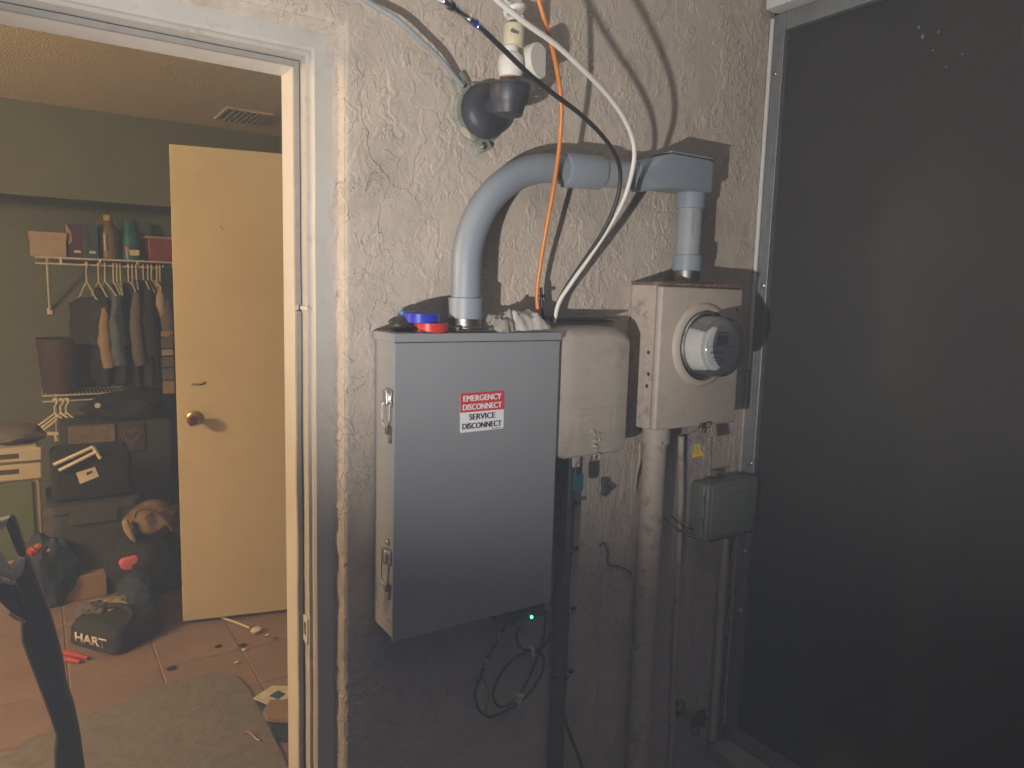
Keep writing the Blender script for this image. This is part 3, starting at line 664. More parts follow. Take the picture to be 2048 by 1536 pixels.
# ================================================================== CABLE COMPANY BOX
cb = thing('cable_box', 'weathered beige plastic utility box with embossed plate, beside the meter box', 'utility box', (.55, -.002, 1.1))
CXa, CXb, CZa, CZb = .430, .656, 1.100, 1.424
bm = BM(); box(bm, (CXa-.006, -.035, CZa+.012), (CXb+.012, -.0035, CZb+.012), .006, 3); obj('back_plate', bm, 'comm', cb, True)
# hooded cover: domed top, flat front
bm = BM(); prof = [(-.030, CZa), (-.104, CZa), (-.110, CZa+.006)]
for k in range(11): a = rad(90*k/10); prof.append((-.110+.050*(1-math.cos(a)), CZb-.030+.030*math.sin(a)))
prof += [(-.030, CZb)]
rows = 9; rings = []
for i in range(rows):
    t = i/(rows-1); x = CXa+(CXb-CXa)*t; e = .006*max(0, abs(t-.5)*2-.8)/.2
    drop = .022*max(0, (abs(t-.5)*2)-.35)**2
    rings.append([bm.verts.new((x, min(-.030, y+e), z-e*(1 if z > 1.2 else -1)-(drop if z > 1.36 else 0))) for y, z in prof])
for A, B in zip(rings, rings[1:]):
    for k in range(len(prof)): bm.faces.new((A[k], A[(k+1) % len(prof)], B[(k+1) % len(prof)], B[k]))
bm.faces.new(rings[0]); bm.faces.new(rings[-1][::-1])
cov = obj('hood', bm, 'comm', cb, True)
a = PY(1072, 632, -.03); b2 = PY(1225, 633, -.03)
bm = BM(); box(bm, (.445, -.052, a.z-.004), (b2.x+.004, -.006, a.z), .0008); obj('top_plate', bm, 'darkzinc', cb)
e0, e1 = PY(1157, 822, -.1105), PY(1228, 862, -.1105); ex0, ex1, ez0, ez1 = e0.x, e1.x, e1.z-.003, e0.z+.004
for lo, hi in (((ex0, ez0), (ex1, ez0+.0012)), ((ex0, ez1-.0012), (ex1, ez1)), ((ex0, ez0), (ex0+.0012, ez1)), ((ex1-.0012, ez0), (ex1, ez1))):
    bm = BM(); box(bm, (lo[0], -.1112, lo[1]), (hi[0], -.1098, hi[1]), .0003, 1); obj('embossed_line', bm, 'comm', cov)
b = text_bm('TIME WARNER', .0135, (ex0+.024, -.1098, ez1-.027), (1, 0, 0), (0, 0, 1), .0012, 'LEFT', target_w=ex1-ex0-.029); obj('embossed_lettering', b, 'comm', cov)
b = text_bm('CABLE', .0105, (ex0+.026, -.1098, ez1-.042), (1, 0, 0), (0, 0, 1), .0012, 'LEFT', target_w=.034); obj('embossed_lettering', b, 'comm', cov)
bm = BM(); tube(bm, [(ex0+.014+(.003+.0018*k/4)*math.cos(k*.7), -.1103, ez1-.028+(.004+.0018*k/4)*math.sin(k*.7)) for k in range(22)], .0007, 6); obj('embossed_emblem', bm, 'comm', cov, True)
for k, (u, v, r) in enumerate(((1186, 862, .0075), (1196, 867, .0065), (1189, 868, .007), (1199, 879, .006), (1189, 881, .007), (1188, 891, .0055), (1194, 894, .005), (1191, 899, .0045))):
    p = PY(u, v, -.110); bm = BM(); blob(bm, (p.x, -.1105, p.z), r, .003+.002*(k % 3), r*.85, .3, 3, k, 2); obj('sealant_blob', bm, 'silicone', cov, True)
p = PY(1194, 913, -.112); bm = BM(); lathe(bm, [(.0095, -.003), (.0105, 0), (.0105, .003), (.0085, .0035), (.0085, .0008), (0, .0006)], p, (0, -1, 0), 24); obj('screw_cap', bm, 'comm', cov, True)
bm = BM(); box(bm, (p.x-.0085, p.y-.0022, p.z-.0085), (p.x-.0008, p.y-.0005, p.z+.0085), .0006); obj('cap_slot', bm, 'blackp', cov)
p = PY(1154, 927, -.085)
bm = BM(); box(bm, (p.x-.013, -.087, p.z-.010), (p.x+.010, -.080, CZa+.004), .003); obj('hasp', bm, 'comm', cb)
pl = thing('padlock_tag', 'teal plastic lock tag hanging under the beige utility box', 'lock', PY(1156, 982, -.088))
t0, t1 = PY(1148, 950, -.088), PY(1165, 982, -.088); zc = (t0.z+t1.z)/2
bm = BM(); w2 = (t1.x-t0.x)/2; xc = (t0.x+t1.x)/2
prism(bm, [(xc-w2, -.091, t0.z), (xc+w2, -.091, t0.z)]+[(xc+w2*math.cos(rad(-10-160*k/8)), -.091, t1.z+w2*.6+w2*.6*math.sin(rad(-10-160*k/8))) for k in range(9)], (0, .006, 0), .001); obj('body', bm, 'teal_tag', pl)
bm = BM(); tube(bm, [(xc-w2*.75, -.088, t0.z-.002), (xc-w2*.75, -.088, t0.z+.026), (xc-w2*.4, -.088, t0.z+.031), (xc+w2*.4, -.088, t0.z+.031), (xc+w2*.75, -.088, t0.z+.026), (xc+w2*.75, -.088, t0.z-.002)], .0012, 6); obj('shackle', bm, 'zinc', pl, True)

# ================================================================== PIPES AND CABLES DOWN THE WALL
pp = thing('service_pipe', 'thick beige painted pipe running down from the meter box', 'pipe', (.826, -.042, 0))
bm = BM(); tube(bm, [(.829+.0015*mnoise.noise(Vector((k*.9, 0, 0))), -.040, z) for k, z in enumerate([.0, .2, .4, .6, .8, 1.0, 1.10])], .0335, 28); obj('pipe', bm, 'painted_dirty', pp, True)
bm = BM(); lathe(bm, [(.0355, 1.095), (.0395, 1.096), (.0395, MZ0-.001), (.02, MZ0-.0005)], (.829, -.042, 0), (0, 0, 1), 28); obj('fitting', bm, 'painted', pp, True)
zt_ = PY(1303, 888, -.075).z
bm = BM(); tube(bm, [(.829+.0362*math.cos(a), -.040+.0362*math.sin(a), zt_) for a in [2*math.pi*k/32 for k in range(32)]], .0022, 6, True); box(bm, (.815, -.080, zt_-.004), (.823, -.073, zt_+.004), .001); obj('cable_tie', bm, 'blackp', pp, True)
def wall_cable(nm, label, pts, r, m, cat='cable', group=None, seg=10, n=8, wob=0):
    P = spline(pts, n)
    if wob: P = [p+mnoise.noise_vector(p*14)*wob for p in P]
    bm = BM(); tube(bm, P, r, seg); return tag(obj(nm, bm, m, smooth=True), label, cat, group)
wall_cable('painted_cable', 'thin beige painted cable run down the wall right of the thick pipe', [PY(1362, 872, -.011), PY(1361, 1000, -.011), PY(1352, 1250, -.011), PY(1340, 1536, -.011), (.968, -.011, .0)], .0095, 'painted_dirty', wob=.002)
wall_cable('painted_conduit', 'beige painted conduit running down from the olive box', [PY(1452, 1068, -.02), PY(1443, 1200, -.02), PY(1432, 1380, -.02), PY(1424, 1480, -.02)], .012, 'painted', wob=.0015)
wall_cable('dark_cable', 'dark thin cable hidden beside the aluminium screen post', [PY(1468, 1060, -.008), PY(1458, 1200, -.008), PY(1448, 1350, -.008), PY(1440, 1480, -.008)], .0055, 'rust', wob=.002)
bp = thing('dark_pipe', 'dark grey pipe running down below the beige utility box', 'pipe', (.53, -.026, 0))
bm = BM(); tube(bm, [(.53, -.026, 0), (.53, -.026, .5), (.53, -.026, CZa+.02)], .0215, 24); obj('pipe', bm, 'darkblue_pipe', bp, True)
for v in (1012, 1105, 1225, 1350):
    z = PY(1130, v, -.04).z; bm = BM(); tube(bm, [(.534+.029*math.cos(a), -.028+.025*math.sin(a), z) for a in [2*math.pi*k/24 for k in range(24)]], .0018, 6, True)
    box(bm, (.560, -.036, z-.005), (.573, -.026, z+.005), .0015); obj('cable_tie', bm, 'blackp', bp, True)
wall_cable('drop_cable', 'black cable strapped along the dark pipe and swinging off at the bottom', [PY(1140, 930, -.04), PY(1146, 1000, -.035), PY(1138, 1150, -.035), PY(1128, 1250, -.035), PY(1121, 1360, -.035), PY(1130, 1440, -.035), PY(1165, 1540, -.035), PY(1180, 1640, -.035)], .0048, 'blackm')
wall_cable('side_cable', 'black cable tucked between the disconnect box and the dark pipe', [PY(1112, 925, -.06), PY(1120, 985, -.05), PY(1122, 1060, -.05), PY(1112, 1150, -.05), PY(1104, 1215, -.045)], .0038, 'blackm')
Lc = lambda L, y: [PY(930+a*.1824, 1180+b*.1824, y) for a, b in L]
wall_cable('coax_loop', 'outer black coax loop hanging under the disconnect box', Lc([(490, 345), (410, 430), (345, 560), (255, 740), (180, 920), (122, 1080), (112, 1200), (165, 1330), (265, 1388), (400, 1350), (540, 1265), (650, 1180), (745, 1080), (832, 930), (862, 800), (835, 710), (750, 668), (645, 655), (575, 580), (565, 480), (605, 385)], -.035), .0040, 'blackm')
wall_cable('coax_loop', 'inner black coax loop tied inside the larger coax loop', Lc([(950, 450), (900, 560), (830, 630), (740, 672), (600, 712), (480, 800), (385, 930), (325, 1060), (310, 1180), (355, 1265), (440, 1275), (560, 1185), (630, 1100), (720, 920), (800, 720), (850, 560), (885, 330), (892, 220)], -.026), .0038, 'blackm')
wall_cable('thin_wire', 'thin dark wire dangling inside the coax loop', Lc([(180, 940), (230, 1040), (268, 1150), (225, 1290), (235, 1355)], -.028), .0012, 'blackm')
for k, (a, b, ang, lb2) in enumerate(((725, 668, 95, 'upper white cable tie on the coax loops'), (585, 1185, 60, 'lower white cable tie on the coax loops'))):
    c = PY(930+a*.1824, 1180+b*.1824, -.032); bm = BM(); box(bm, (-.0035, -.012, -.011), (.0035, .010, .011), .0012)
    if k: box(bm, (-.012, -.014, .008), (.004, -.010, .016), .001)
    bm.transform(Matrix.Translation(c) @ Matrix.Rotation(rad(25 if k else 0), 4, 'Y')); tag(obj('white_cable_tie', bm, 'whitep'), lb2, 'cable tie')
for k, (a, b) in enumerate(((375, 500), (330, 610), (285, 700), (232, 800))):
    c0, c1 = Lc([(a+22, b-50), (a-22, b+50)], -.035); bm = BM(); ax = c1-c0; L_ = ax.length
    lathe(bm, [(.003, 0), (.0062, .001), (.0062, L_*.45), (.0048, L_*.5), (.0048, L_*.95), (.003, L_)], c0, ax, 8)
    tag(obj('coax_connector', bm, 'zinc' if k in (0, 3) else 'darkzinc', smooth=True), ('top', 'second', 'third', 'lowest')[k]+' metal connector on the outer coax loop', 'connector', 'connectors on the coax loop')
# fibre / coax unit with the green lamp
u0, u1 = PY(1022, 1240, -.075), PY(1104, 1222, -.075)
nb = thing('network_unit', 'small black network unit with glowing green light under the disconnect box', 'network unit', (u0.x, -.05, u0.z))
ux0, ux1, uz0, uz1 = .312, .438, .690, .742
bm = BM(); box(bm, (ux0, -.078, uz0), (ux1, -.012, uz1), .004, 3); un = obj('housing', bm, 'blackp', nb, True)
bm = BM(); box(bm, (ux0+.012, -.0788, uz0+.034), (ux1-.01, -.0778, uz0+.0352)); obj('trim_line', bm, 'pvc2', un)
p = PY(1063, 1234, -.078)
bm = BM(); lathe(bm, [(.0034, -.001), (.0034, .0015), (.002, .003), (0, .0034)], (p.x, -.078, p.z), (0, -1, 0), 16); obj('status_light', bm, 'led', un, True)
ring = [(p.x-.04+.006*math.cos(k*.9), -.0786, p.z-.004+.007*math.sin(k*.9)) for k in range(8)]
bm = BM(); tube(bm, ring, .0006, 5); obj('printed_mark', bm, 'pvc2', un)
bm = BM(); lathe(bm, [(.005, 0), (.0075, .001), (.0075, .012), (.0055, .013), (.0055, .026), (.003, .027)], (ux0, -.045, .718), (-1, 0, -.25), 10); obj('port', bm, 'darkzinc', un, True)
bm = BM(); box(bm, (ux0-.006, -.062, .706), (ux0, -.028, .733), .001); obj('port_plate', bm, 'pvc2', un)
# corroded clip, bent wire, hose tap on the wall
c = PY(1213, 975, -.012); cl = thing('wall_clip', 'small corroded metal clip screwed to the stucco below the utility box', 'clip', (c.x, -.003, c.z-.02))
bm = BM(); prism(bm, [PY(u, v, -.018) for u, v in ((1207, 958), (1216, 958), (1217, 967), (1226, 971), (1229, 977), (1223, 983), (1217, 985), (1214, 994), (1207, 992), (1209, 976))], (0, .014, 0), .0012); obj('strap', bm, 'wallanchor', cl)
bm = BM(); lathe(bm, [(.005, 0), (.005, .004), (0, .006)], PY(1218, 976, -.019), (0, -1, 0), 8); obj('screw', bm, 'darkzinc', cl, True)
Wc = lambda L, y: [PY(1080+a*.2734, 820+b*.2734, y) for a, b in L]
wall_cable('bent_wire', 'bent grey wire coming out of the stucco left of the thick pipe', Wc([(437, 1000), (445, 982), (470, 975), (495, 1040), (492, 1100), (515, 1140), (570, 1145), (630, 1168), (664, 1192), (652, 1224)], -.008), .0028, 'darkblue_pipe')
wall_cable('scored_wire', 'thin wire held by paint running straight down the stucco', Wc([(437, 1000), (433, 1100), (430, 1300), (425, 1600), (415, 2000), (405, 2500)], -.003), .0022, 'stucco')
wall_cable('ground_wire', 'thin tan wire looping from the thick pipe to the olive box', Wc([(872, 752), (960, 838), (1050, 902), (1130, 938), (1180, 932), (1230, 905)], -.02), .0022, 'leather')
wall_cable('wire_shadow', 'dark strand put in as the shadow of the tan wire left of the olive box', Wc([(960, 775), (1040, 842), (1120, 875), (1215, 900)], -.03), .0022, 'blackm')  # cast shadow of the tan wire, modelled as a dark strand
wall_cable('fitting_wire', 'thin painted wire standing beside the pipe fitting under the meter box', [PY(1280, 885, -.03), PY(1279, 920, -.03), PY(1273, 950, -.02), PY(1270, 985, -.006)], .003, 'painted')
tp = PY(1390, 1430, -.06); hb = thing('hose_tap', 'dark purple wheel hose tap low on the shaded wall', 'hose tap', (tp.x, -.01, tp.z-.03))
bm = BM(); lathe(bm, [(.03, 0), (.03, .004), (.012, .006), (.012, .045), (.017, .048), (.017, .07), (.01, .074)], (tp.x-.012, 0, tp.z-.004), (0, -1, 0), 16); obj('body', bm, 'rust', hb, True)
bm = BM()
for k in range(7): a = 2*math.pi*k/7; lathe(bm, [(.0, -.004), (.010, -.003), (.010, .003), (0, .004)], (tp.x-.008+.024*math.cos(a), -.085, tp.z+.024*math.sin(a)), (0, -1, 0), 12)
lathe(bm, [(0, -.005), (.022, -.004), (.022, .003), (0, .005)], (tp.x-.008, -.085, tp.z), (0, -1, 0), 20); tw = mat('purple_handle', (.05, .022, .045), .5, var=.3); obj('wheel', bm, tw, hb, True)
bm = BM(); tube(bm, spline([(tp.x-.012, -.05, tp.z-.005), (tp.x-.02, -.075, tp.z-.018), (tp.x-.024, -.085, tp.z-.045)], 5), [.013]*11, 12); obj('spout', bm, 'rust', hb, True)

# ================================================================== OLIVE BOX
ob = thing('olive_box', 'small olive plastic enclosure with rounded cover beside the screen post', 'enclosure', (1.12, -.01, .79))
oX0, oX1, oz0, oz1, oyF = 1.006, 1.236, .787, .962, -.086
bm = BM(); box(bm, (oX0+.012, -.045, oz0+.01), (oX1-.006, -.004, oz1-.008), .01, 3); obj('base', bm, 'olive', ob, True)
bm = BM(); box(bm, (oX0, -.0725, oz0+.002), (oX1, -.040, oz1-.002), .008, 3); obj('tray', bm, 'olive', ob, True)
bm = BM(); b3 = bmesh.new(); nx, nz = 14, 8
box(bm, (oX0+.002, oyF, oz0), (oX1-.001, -.0735, oz1), .0075, 4); obj('cover', bm, 'olive', ob, True)
bm = BM(); box(bm, (oX0+.016, oyF-.004, oz0+.014), (oX1-.012, oyF+.001, oz1-.016), .0035, 3); cvp = obj('raised_panel', bm, 'olive', ob, True)
for v in (1000, 1047):
    z = PX(1407, v, oX0).z; bm = BM(); box(bm, (oX0-.006, -.076, z-.013), (oX0+.001, -.062, z+.013), .002); tube(bm, [(oX0-.005, -.075, z-.016), (oX0-.005, -.075, z+.016)], .0028, 8); obj('hinge', bm, 'olive', ob, True)
zt2 = PY(1438, 950, -.02)
bm = BM(); box(bm, (zt2.x-.018, -.02, oz1-.008), (zt2.x+.016, -.004, zt2.z+.012), .002); box(bm, (zt2.x-.022, -.03, zt2.z+.012), (zt2.x+.022, -.004, zt2.z+.016), .001); mt = obj('mounting_tab', bm, 'olive', ob)
bm = BM(); box(bm, (zt2.x-.004, -.0212, zt2.z-.003), (zt2.x+.010, -.0195, zt2.z+.004)); obj('slot', bm, 'gap', mt)
bm = BM(); box(bm, (oX1-.001, -.082, .880), (oX1+.009, -.060, .905), .004, 2); obj('latch', bm, 'zinc', ob, True)
bm = BM(); box(bm, (oX1-.001, -.080, .828), (oX1+.007, -.060, .858), .003, 2); obj('latch', bm, 'darkzinc', ob, True)
b = text_bm('SIECOR', .013, ((oX0+oX1)/2+.02, oyF-.0042, .921), (1, 0, 0), (0, 0, 1), .001, 'CENTER'); obj('embossed_lettering', b, 'olive', cvp)
bm = BM(); box(bm, (oX0+.02, oyF-.003, oz0-.001), (oX1-.02, -.05, oz0+.004), .001); obj('bottom_lip', bm, 'blackp', ob)

# ================================================================== OUTDOOR LAMP HOLDER, SENSOR, BULB
K = .2083
Fx = lambda a, b, y: PY(900+a*K, b*K, y)
fc0 = Fx(385, 1065, -.03)
lf = thing('lamp_holder', 'old black outdoor lamp holder on a flaking green wall plate', 'lamp', (fc0.x, -.003, fc0.z-.07))
pc = Vector((.256, 0, 1.905))
bm = BM(); lathe(bm, [(.068, -.002), (.068, .005), (.063, .010), (0, .010)], pc, (0, -1, 0), 48)
plt = obj('wall_plate', bm, 'greenpatina', lf, True)
for u, v, rot in ((962, 291, 60), (922, 168, -35)):
    c = PY(u, v, -.006); bm = BM(); box(bm, (-.016, -.009, -.022), (.016, .002, .022), .004, 2); bm.transform(Matrix.Translation(c) @ Matrix.Rotation(rad(rot), 4, 'Y')); obj('plate_ear', bm, 'greenpatina', plt, True)
    bm = BM(); lathe(bm, [(.008, 0), (.008, .003), (.004, .006), (0, .006)], c+Vector((.002, -.008, -.002)), (0, -1, 0), 12); obj('screw', bm, 'darkzinc', plt, True)
c = PY(932, 266, -.010); bm = BM(); prism(bm, [c+Vector((.014*math.cos(a), 0, .0085*math.sin(a)-.008*math.cos(a))) for a in [2*math.pi*k/14 for k in range(14)]], (0, -.0012, 0)); obj('cover_disc', bm, 'ivory', plt)
bm = BM(); lathe(bm, [(.060, .009), (.061, .016), (.058, .030), (.046, .041), (.028, .047), (0, .049)], Vector((fc0.x-.004, 0, fc0.z+.001)), (0, -1, 0), 48); obj('canopy', bm, 'blackpaint', lf, True)
bm = BM(); a = Vector((fc0.x-.004, -.040, fc0.z+.008)); cu = Fx(560, 960, -.105)
tube(bm, [a, a.lerp(cu, .5), cu], [.022, .021, .020], 16); obj('swivel_arm', bm, 'blackpaint', lf, True)
ct = Fx(575, 820, -.105); cb0 = Fx(560, 1105, -.105); ax = (ct-cb0).normalized(); hl = (ct-cb0).length
bm = BM(); lathe(bm, [(0, -.002), (.030, 0), (.036, hl*.35), (.0415, hl*.45), (.0435, hl*.9), (.0455, hl*.91), (.0455, hl), (.040, hl), (.034, hl*.8), (0, hl*.8)], cb0, ax, 24); cup = obj('socket_cup', bm, 'blackpaint', lf, True)
p = Fx(790, 917, -.110); bm = BM(); tube(bm, [p, p+Vector((.012, -.001, 0))], .0018, 8); lathe(bm, [(.0035, 0), (.0035, .002), (0, .0025)], p+Vector((.0115, -.001, 0)), (1, 0, 0), 8); obj('set_screw', bm, 'rust', cup, True)
ba = Fx(600, 815, -.105); bt = Fx(640, 0, -.105); up = Vector((0, 0, 1))
zz = lambda v: Fx(600, v, -.105).z
sn = thing('dusk_sensor', 'white screw-in light sensor socket between lamp holder and bulb', 'sensor', (ba.x, ba.y, zz(812)))
o0 = Vector((Fx(583, 640, -.105).x, -.105, 0))
bm = BM(); lathe(bm, [(.020, zz(830)), (.0225, zz(812)), (.0225, zz(752))], o0, up, 28); obj('screw_neck', bm, 'socketrust', sn, True)
bm = BM(); lathe(bm, [(.0215, zz(755)), (.0245, zz(745)), (.0280, zz(680)), (.0285, zz(620)), (.0270, zz(570)), (.0235, zz(535)), (.0165, zz(510)), (.0155, zz(455))], o0, up, 32); obj('socket_body', bm, 'whitep', sn, True)
sc0 = Fx(800, 595, -.105); sa = Vector((.30, -.95, .03)).normalized()
bm = BM(); ux = sa.cross(up).normalized(); uz = ux.cross(sa)
def dring(r, h, cut): return [sc0+sa*h+ux*(max(-r*cut, min(r, r*math.cos(a))))+uz*(r*1.06*math.sin(a)) for a in [2*math.pi*k/40 for k in range(40)]]
rings = [[bm.verts.new(q) for q in dring(r, h, .62)] for r, h in ((.014, -.034), (.026, -.028), (.0335, -.014), (.0355, .002), (.0355, .016), (.033, .0185))]
for A, B in zip(rings, rings[1:]):
    for k in range(40): bm.faces.new((A[k], A[(k+1) % 40], B[(k+1) % 40], B[k]))
bm.faces.new(rings[0]); bm.faces.new(rings[-1][::-1]); obj('sensor_pod', bm, 'whitep', sn, True)
cf = thing('spiral_bulb', 'spiral energy saving bulb with yellowed ivory base', 'light bulb', (o0.x, o0.y, zz(450)))
ob2 = Vector((Fx(612, 340, -.105).x, -.105, 0))
bm = BM(); lathe(bm, [(.0165, zz(452)), (.0205, zz(444)), (.0225, zz(400)), (.0230, zz(255)), (.0215, zz(240)), (.012, zz(236)), (0, zz(235))], ob2, up, 32); bs_ = obj('base', bm, 'ivory', cf, True)
q = PY(900+640*K, 305*K, -.1285)
for k in range(4):
    bm = BM(); box(bm, (q.x-.014+k*.0075, -.1288+.0006*k, q.z-.003), (q.x-.0085+k*.0075, -.1265, q.z+.003)); obj('print', bm, 'meterink', bs_)
bm = BM(); tube(bm, [Vector((ob2.x+.018*math.cos(a), -.105+.018*math.sin(a), zz(175)+.0118*a/2.6)) for a in [k*.22 for k in range(86)]], .0062, 10)
obj('spiral_tube', bm, 'bulbglass', cf, True)
bm = BM(); tube(bm, [(ob2.x+.004, -.122, zz(238)), (ob2.x+.006, -.124, zz(190)), (ob2.x+.017, -.108, zz(172))], .006, 10); obj('tube_leg', bm, 'bulbglass', cf, True)

# ================================================================== CABLES HANGING IN FRONT OF THE WALL
wall_cable('lamp_cable', 'grey cable clipped along the stucco up from the lamp holder', [PY(925, 172, -.014), PY(905, 148, -.02), PY(878, 115, -.03), PY(840, 80, -.035), PY(795, 40, -.035), PY(735, 3, -.025), PY(640, -55, -.02), PY(560, -110, -.02)], .0058, 'pvc2')
wall_cable('orange_cable', 'orange cable hanging down in front of the grey conduit', [PY(1040, -120, -.20), PY(1068, -30, -.20), PY(1092, 50, -.19), PY(1110, 120, -.165), PY(1122, 200, -.14), PY(1120, 280, -.120), PY(1108, 370, -.108), PY(1092, 460, -.085), PY(1079, 540, -.06), PY(1074, 590, -.05), PY(1077, 640, -.045)], .0050, 'orange')
bk = thing('black_coax', 'black coax cable with silver connector looping in front of the conduit', 'cable', PY(1105, 630, -.04))
KP = [PY(961, 55, -.33), PY(1010, 102, -.31), PY(1060, 150, -.29), PY(1110, 190, -.265), PY(1160, 228, -.24), PY(1205, 272, -.215), PY(1233, 315, -.19), PY(1241, 355, -.17), PY(1232, 405, -.15), PY(1208, 460, -.12), PY(1172, 515, -.09), PY(1138, 565, -.065), PY(1116, 605, -.05), PY(1104, 645, -.045)]
bm = BM(); tube(bm, spline(KP, 10), .0049, 12); obj('jacket', bm, 'blackm', bk, True)
c0 = PY(1072*.0+720, -110, -.40)
def cyl(nm, a, b, r, m): bm = BM(); d = b-a; lathe(bm, [(r*.8, 0), (r, d.length*.06), (r, d.length*.94), (r*.8, d.length)], a, d, 12); obj(nm, bm, m, bk, True)
q = lambda u, v: PY(u, v, -.33-(961-u)*.0006)
cyl('collar', q(966, 60), q(953, 48), .0066, 'zinc'); cyl('collar', q(953, 48), q(944, 41), .0070, 'blue'); cyl('nut', q(945, 42), q(936, 35), .0080, 'zinc')
cyl('coupler', q(936, 35), q(912, 18), .0058, 'zinc'); cyl('nut', q(912, 18), q(905, 13), .0074, 'zinc'); cyl('collar', q(905, 13), q(897, 8), .0078, 'blackp'); cyl('collar', q(897, 8), q(884, -2), .0066, 'zinc')
bm = BM(); tube(bm, spline([q(886, 0), q(840, -35), q(780, -80), q(700, -140)], 6), .0052, 12); obj('white_lead', bm, 'white_cable', bk, True)
wall_cable('white_coax', 'thick white cable looping down beside the black coax', [PY(930, -60, -.37), PY(985, -8, -.35), PY(1050, 45, -.33), PY(1110, 88, -.31), PY(1165, 138, -.285), PY(1215, 190, -.255), PY(1250, 240, -.23), PY(1268, 290, -.205), PY(1265, 340, -.18), PY(1247, 400, -.15), PY(1215, 460, -.12), PY(1175, 520, -.092), PY(1140, 570, -.07), PY(1118, 605, -.055), PY(1108, 645, -.047)], .0054, 'white_cable', n=10)
a = PY(1078, 592, -.05); bm = BM(); tube(bm, [a+Vector((.0075*math.cos(t)+.002, .0065*math.sin(t), 0)) for t in [2*math.pi*k/20 for k in range(20)]], .0022, 6, True); box(bm, (a.x+.008, a.y-.004, a.z-.004), (a.x+.016, a.y+.003, a.z+.004), .001)
tag(obj('cable_tie', bm, 'blackp', smooth=True), 'black cable tie round the orange cable above the utility box', 'cable tie')
wall_cable('second_black_cable', 'short black cable end strapped to the foot of the orange cable', [PY(1082, 575, -.043), PY(1083, 600, -.042), PY(1086, 640, -.042)], .0040, 'blackm')

# ================================================================== THINGS LEFT ON TOP OF THE BOX
ZT = BZ1+.0006
def roll(nm, label, m, x, y, z, r, h, core='blackp'):
    t = thing(nm, label, 'tape roll', (x, y, z)); bm = BM()
    lathe(bm, [(.019, .0), (r-.0006, 0), (r, .0006), (r, h-.0006), (r-.0006, h), (.019, h)], (x, y, z), (0, 0, 1), 48)
    for f in [f for f in bm.faces if len(f.verts) > 4]: bm.faces.remove(f)
    for k in range(1): pass
    obj('tape', bm, m, t, True)
    bm = BM(); lathe(bm, [(.0165, 0), (.0188, 0), (.0188, h-.0005), (.0165, h-.0005)], (x, y, z), (0, 0, 1), 32); obj('core', bm, core, t, True); return t
rx = PY(862, 652, -.088).x
roll('tape_roll', 'red vinyl tape roll lying flat on the grey box', 'red', rx+.004, -.078, ZT, .0385, .0195)
roll('tape_roll', 'blue vinyl tape roll lying on the red tape roll', 'blue', PY(850, 632, -.07).x-.006, -.066, ZT+.0198, .0400, .0195)
pl = thing('black_pliers', 'black handled tool lying under the blue tape roll', 'tool', (.05, -.05, ZT))
bm = BM(); blob(bm, (.047, -.055, ZT+.015), .034, .028, .017, .2, 3, 2, 3, flat=ZT); obj('grip', bm, 'blackp', pl, True)
bm = BM(); tube(bm, spline([(.030, -.060, ZT+.008), (.060, -.052, ZT+.012), (.10, -.030, ZT+.012), (.135, -.018, ZT+.009)], 6), .0078, 10); obj('handle', bm, 'blackp', pl, True)
bm = BM(); lathe(bm, [(.0035, 0), (.0035, .002), (0, .003)], (.026, -.068, ZT+.012), (-.3, -1, .2), 10); obj('rivet', bm, 'zinc', pl, True)
bm = BM(); box(bm, (.050, -.044, ZT+.0300), (.090, -.020, ZT+.0430), .003); tag(obj('wire_nut_pack', bm, 'ltblue'), 'light blue plastic piece behind the blue tape roll', 'plastic piece')
# rumpled work glove
gl = thing('work_glove', 'rumpled white work glove lying on the right of the grey box top', 'glove', (.33, -.06, ZT))
def cloth_patch(c, sx, sy, hgt, seed, rz):
    bm = BM(); n, m_ = 34, 22; g = []
    for i in range(n+1):
        for j in range(m_+1):
            u, v = i/n*2-1, j/m_*2-1
            prof = max(0, 1-abs(u)**3)*max(0, 1-v**2)**.5
            h = hgt*prof*(.62+.55*mnoise.noise(Vector((u*2.2+seed, v*2.2, 1)))+.30*abs(mnoise.noise(Vector((u*2.6, v*3.4+seed, 3))))+.03*mnoise.noise(Vector((u*7, v*8, seed))))
            x = u*sx*(1+.12*mnoise.noise(Vector((u*2, v*2, seed+5)))); y = v*sy*(1-.35*max(0, u))*(1+.15*mnoise.noise(Vector((u*3, v*2, seed+8))))
            p = Matrix.Rotation(rz, 3, 'Z') @ Vector((x, y, 0)); g.append((Vector((c[0]+p.x, c[1]+p.y, c[2]+max(0, h)))))
    top = [bm.verts.new(p) for p in g]; bot = [bm.verts.new(Vector((p.x, p.y, c[2]))) for p in g]
    W = m_+1
    for i in range(n):
        for j in range(m_):
            a = i*W+j; bm.faces.new((top[a], top[a+W], top[a+W+1], top[a+1])); bm.faces.new((bot[a], bot[a+1], bot[a+W+1], bot[a+W]))
    edge = [i*W for i in range(n)]+[n*W+j for j in range(m_)]+[i*W+m_ for i in range(n, 0, -1)]+[j for j in range(m_, 0, -1)]
    for k in range(len(edge)): a, b = edge[k], edge[(k+1) % len(edge)]; bm.faces.new((top[a], bot[a], bot[b], top[b]))
    return bm
obj('cuff', cloth_patch((.287, -.070, ZT), .046, .042, .058, 2.3, rad(20)), 'cloth_grey', gl, True)
obj('hand', cloth_patch((.348, -.064, ZT+.001), .076, .044, .058, 7.7, rad(-4)), 'cloth', gl, True)

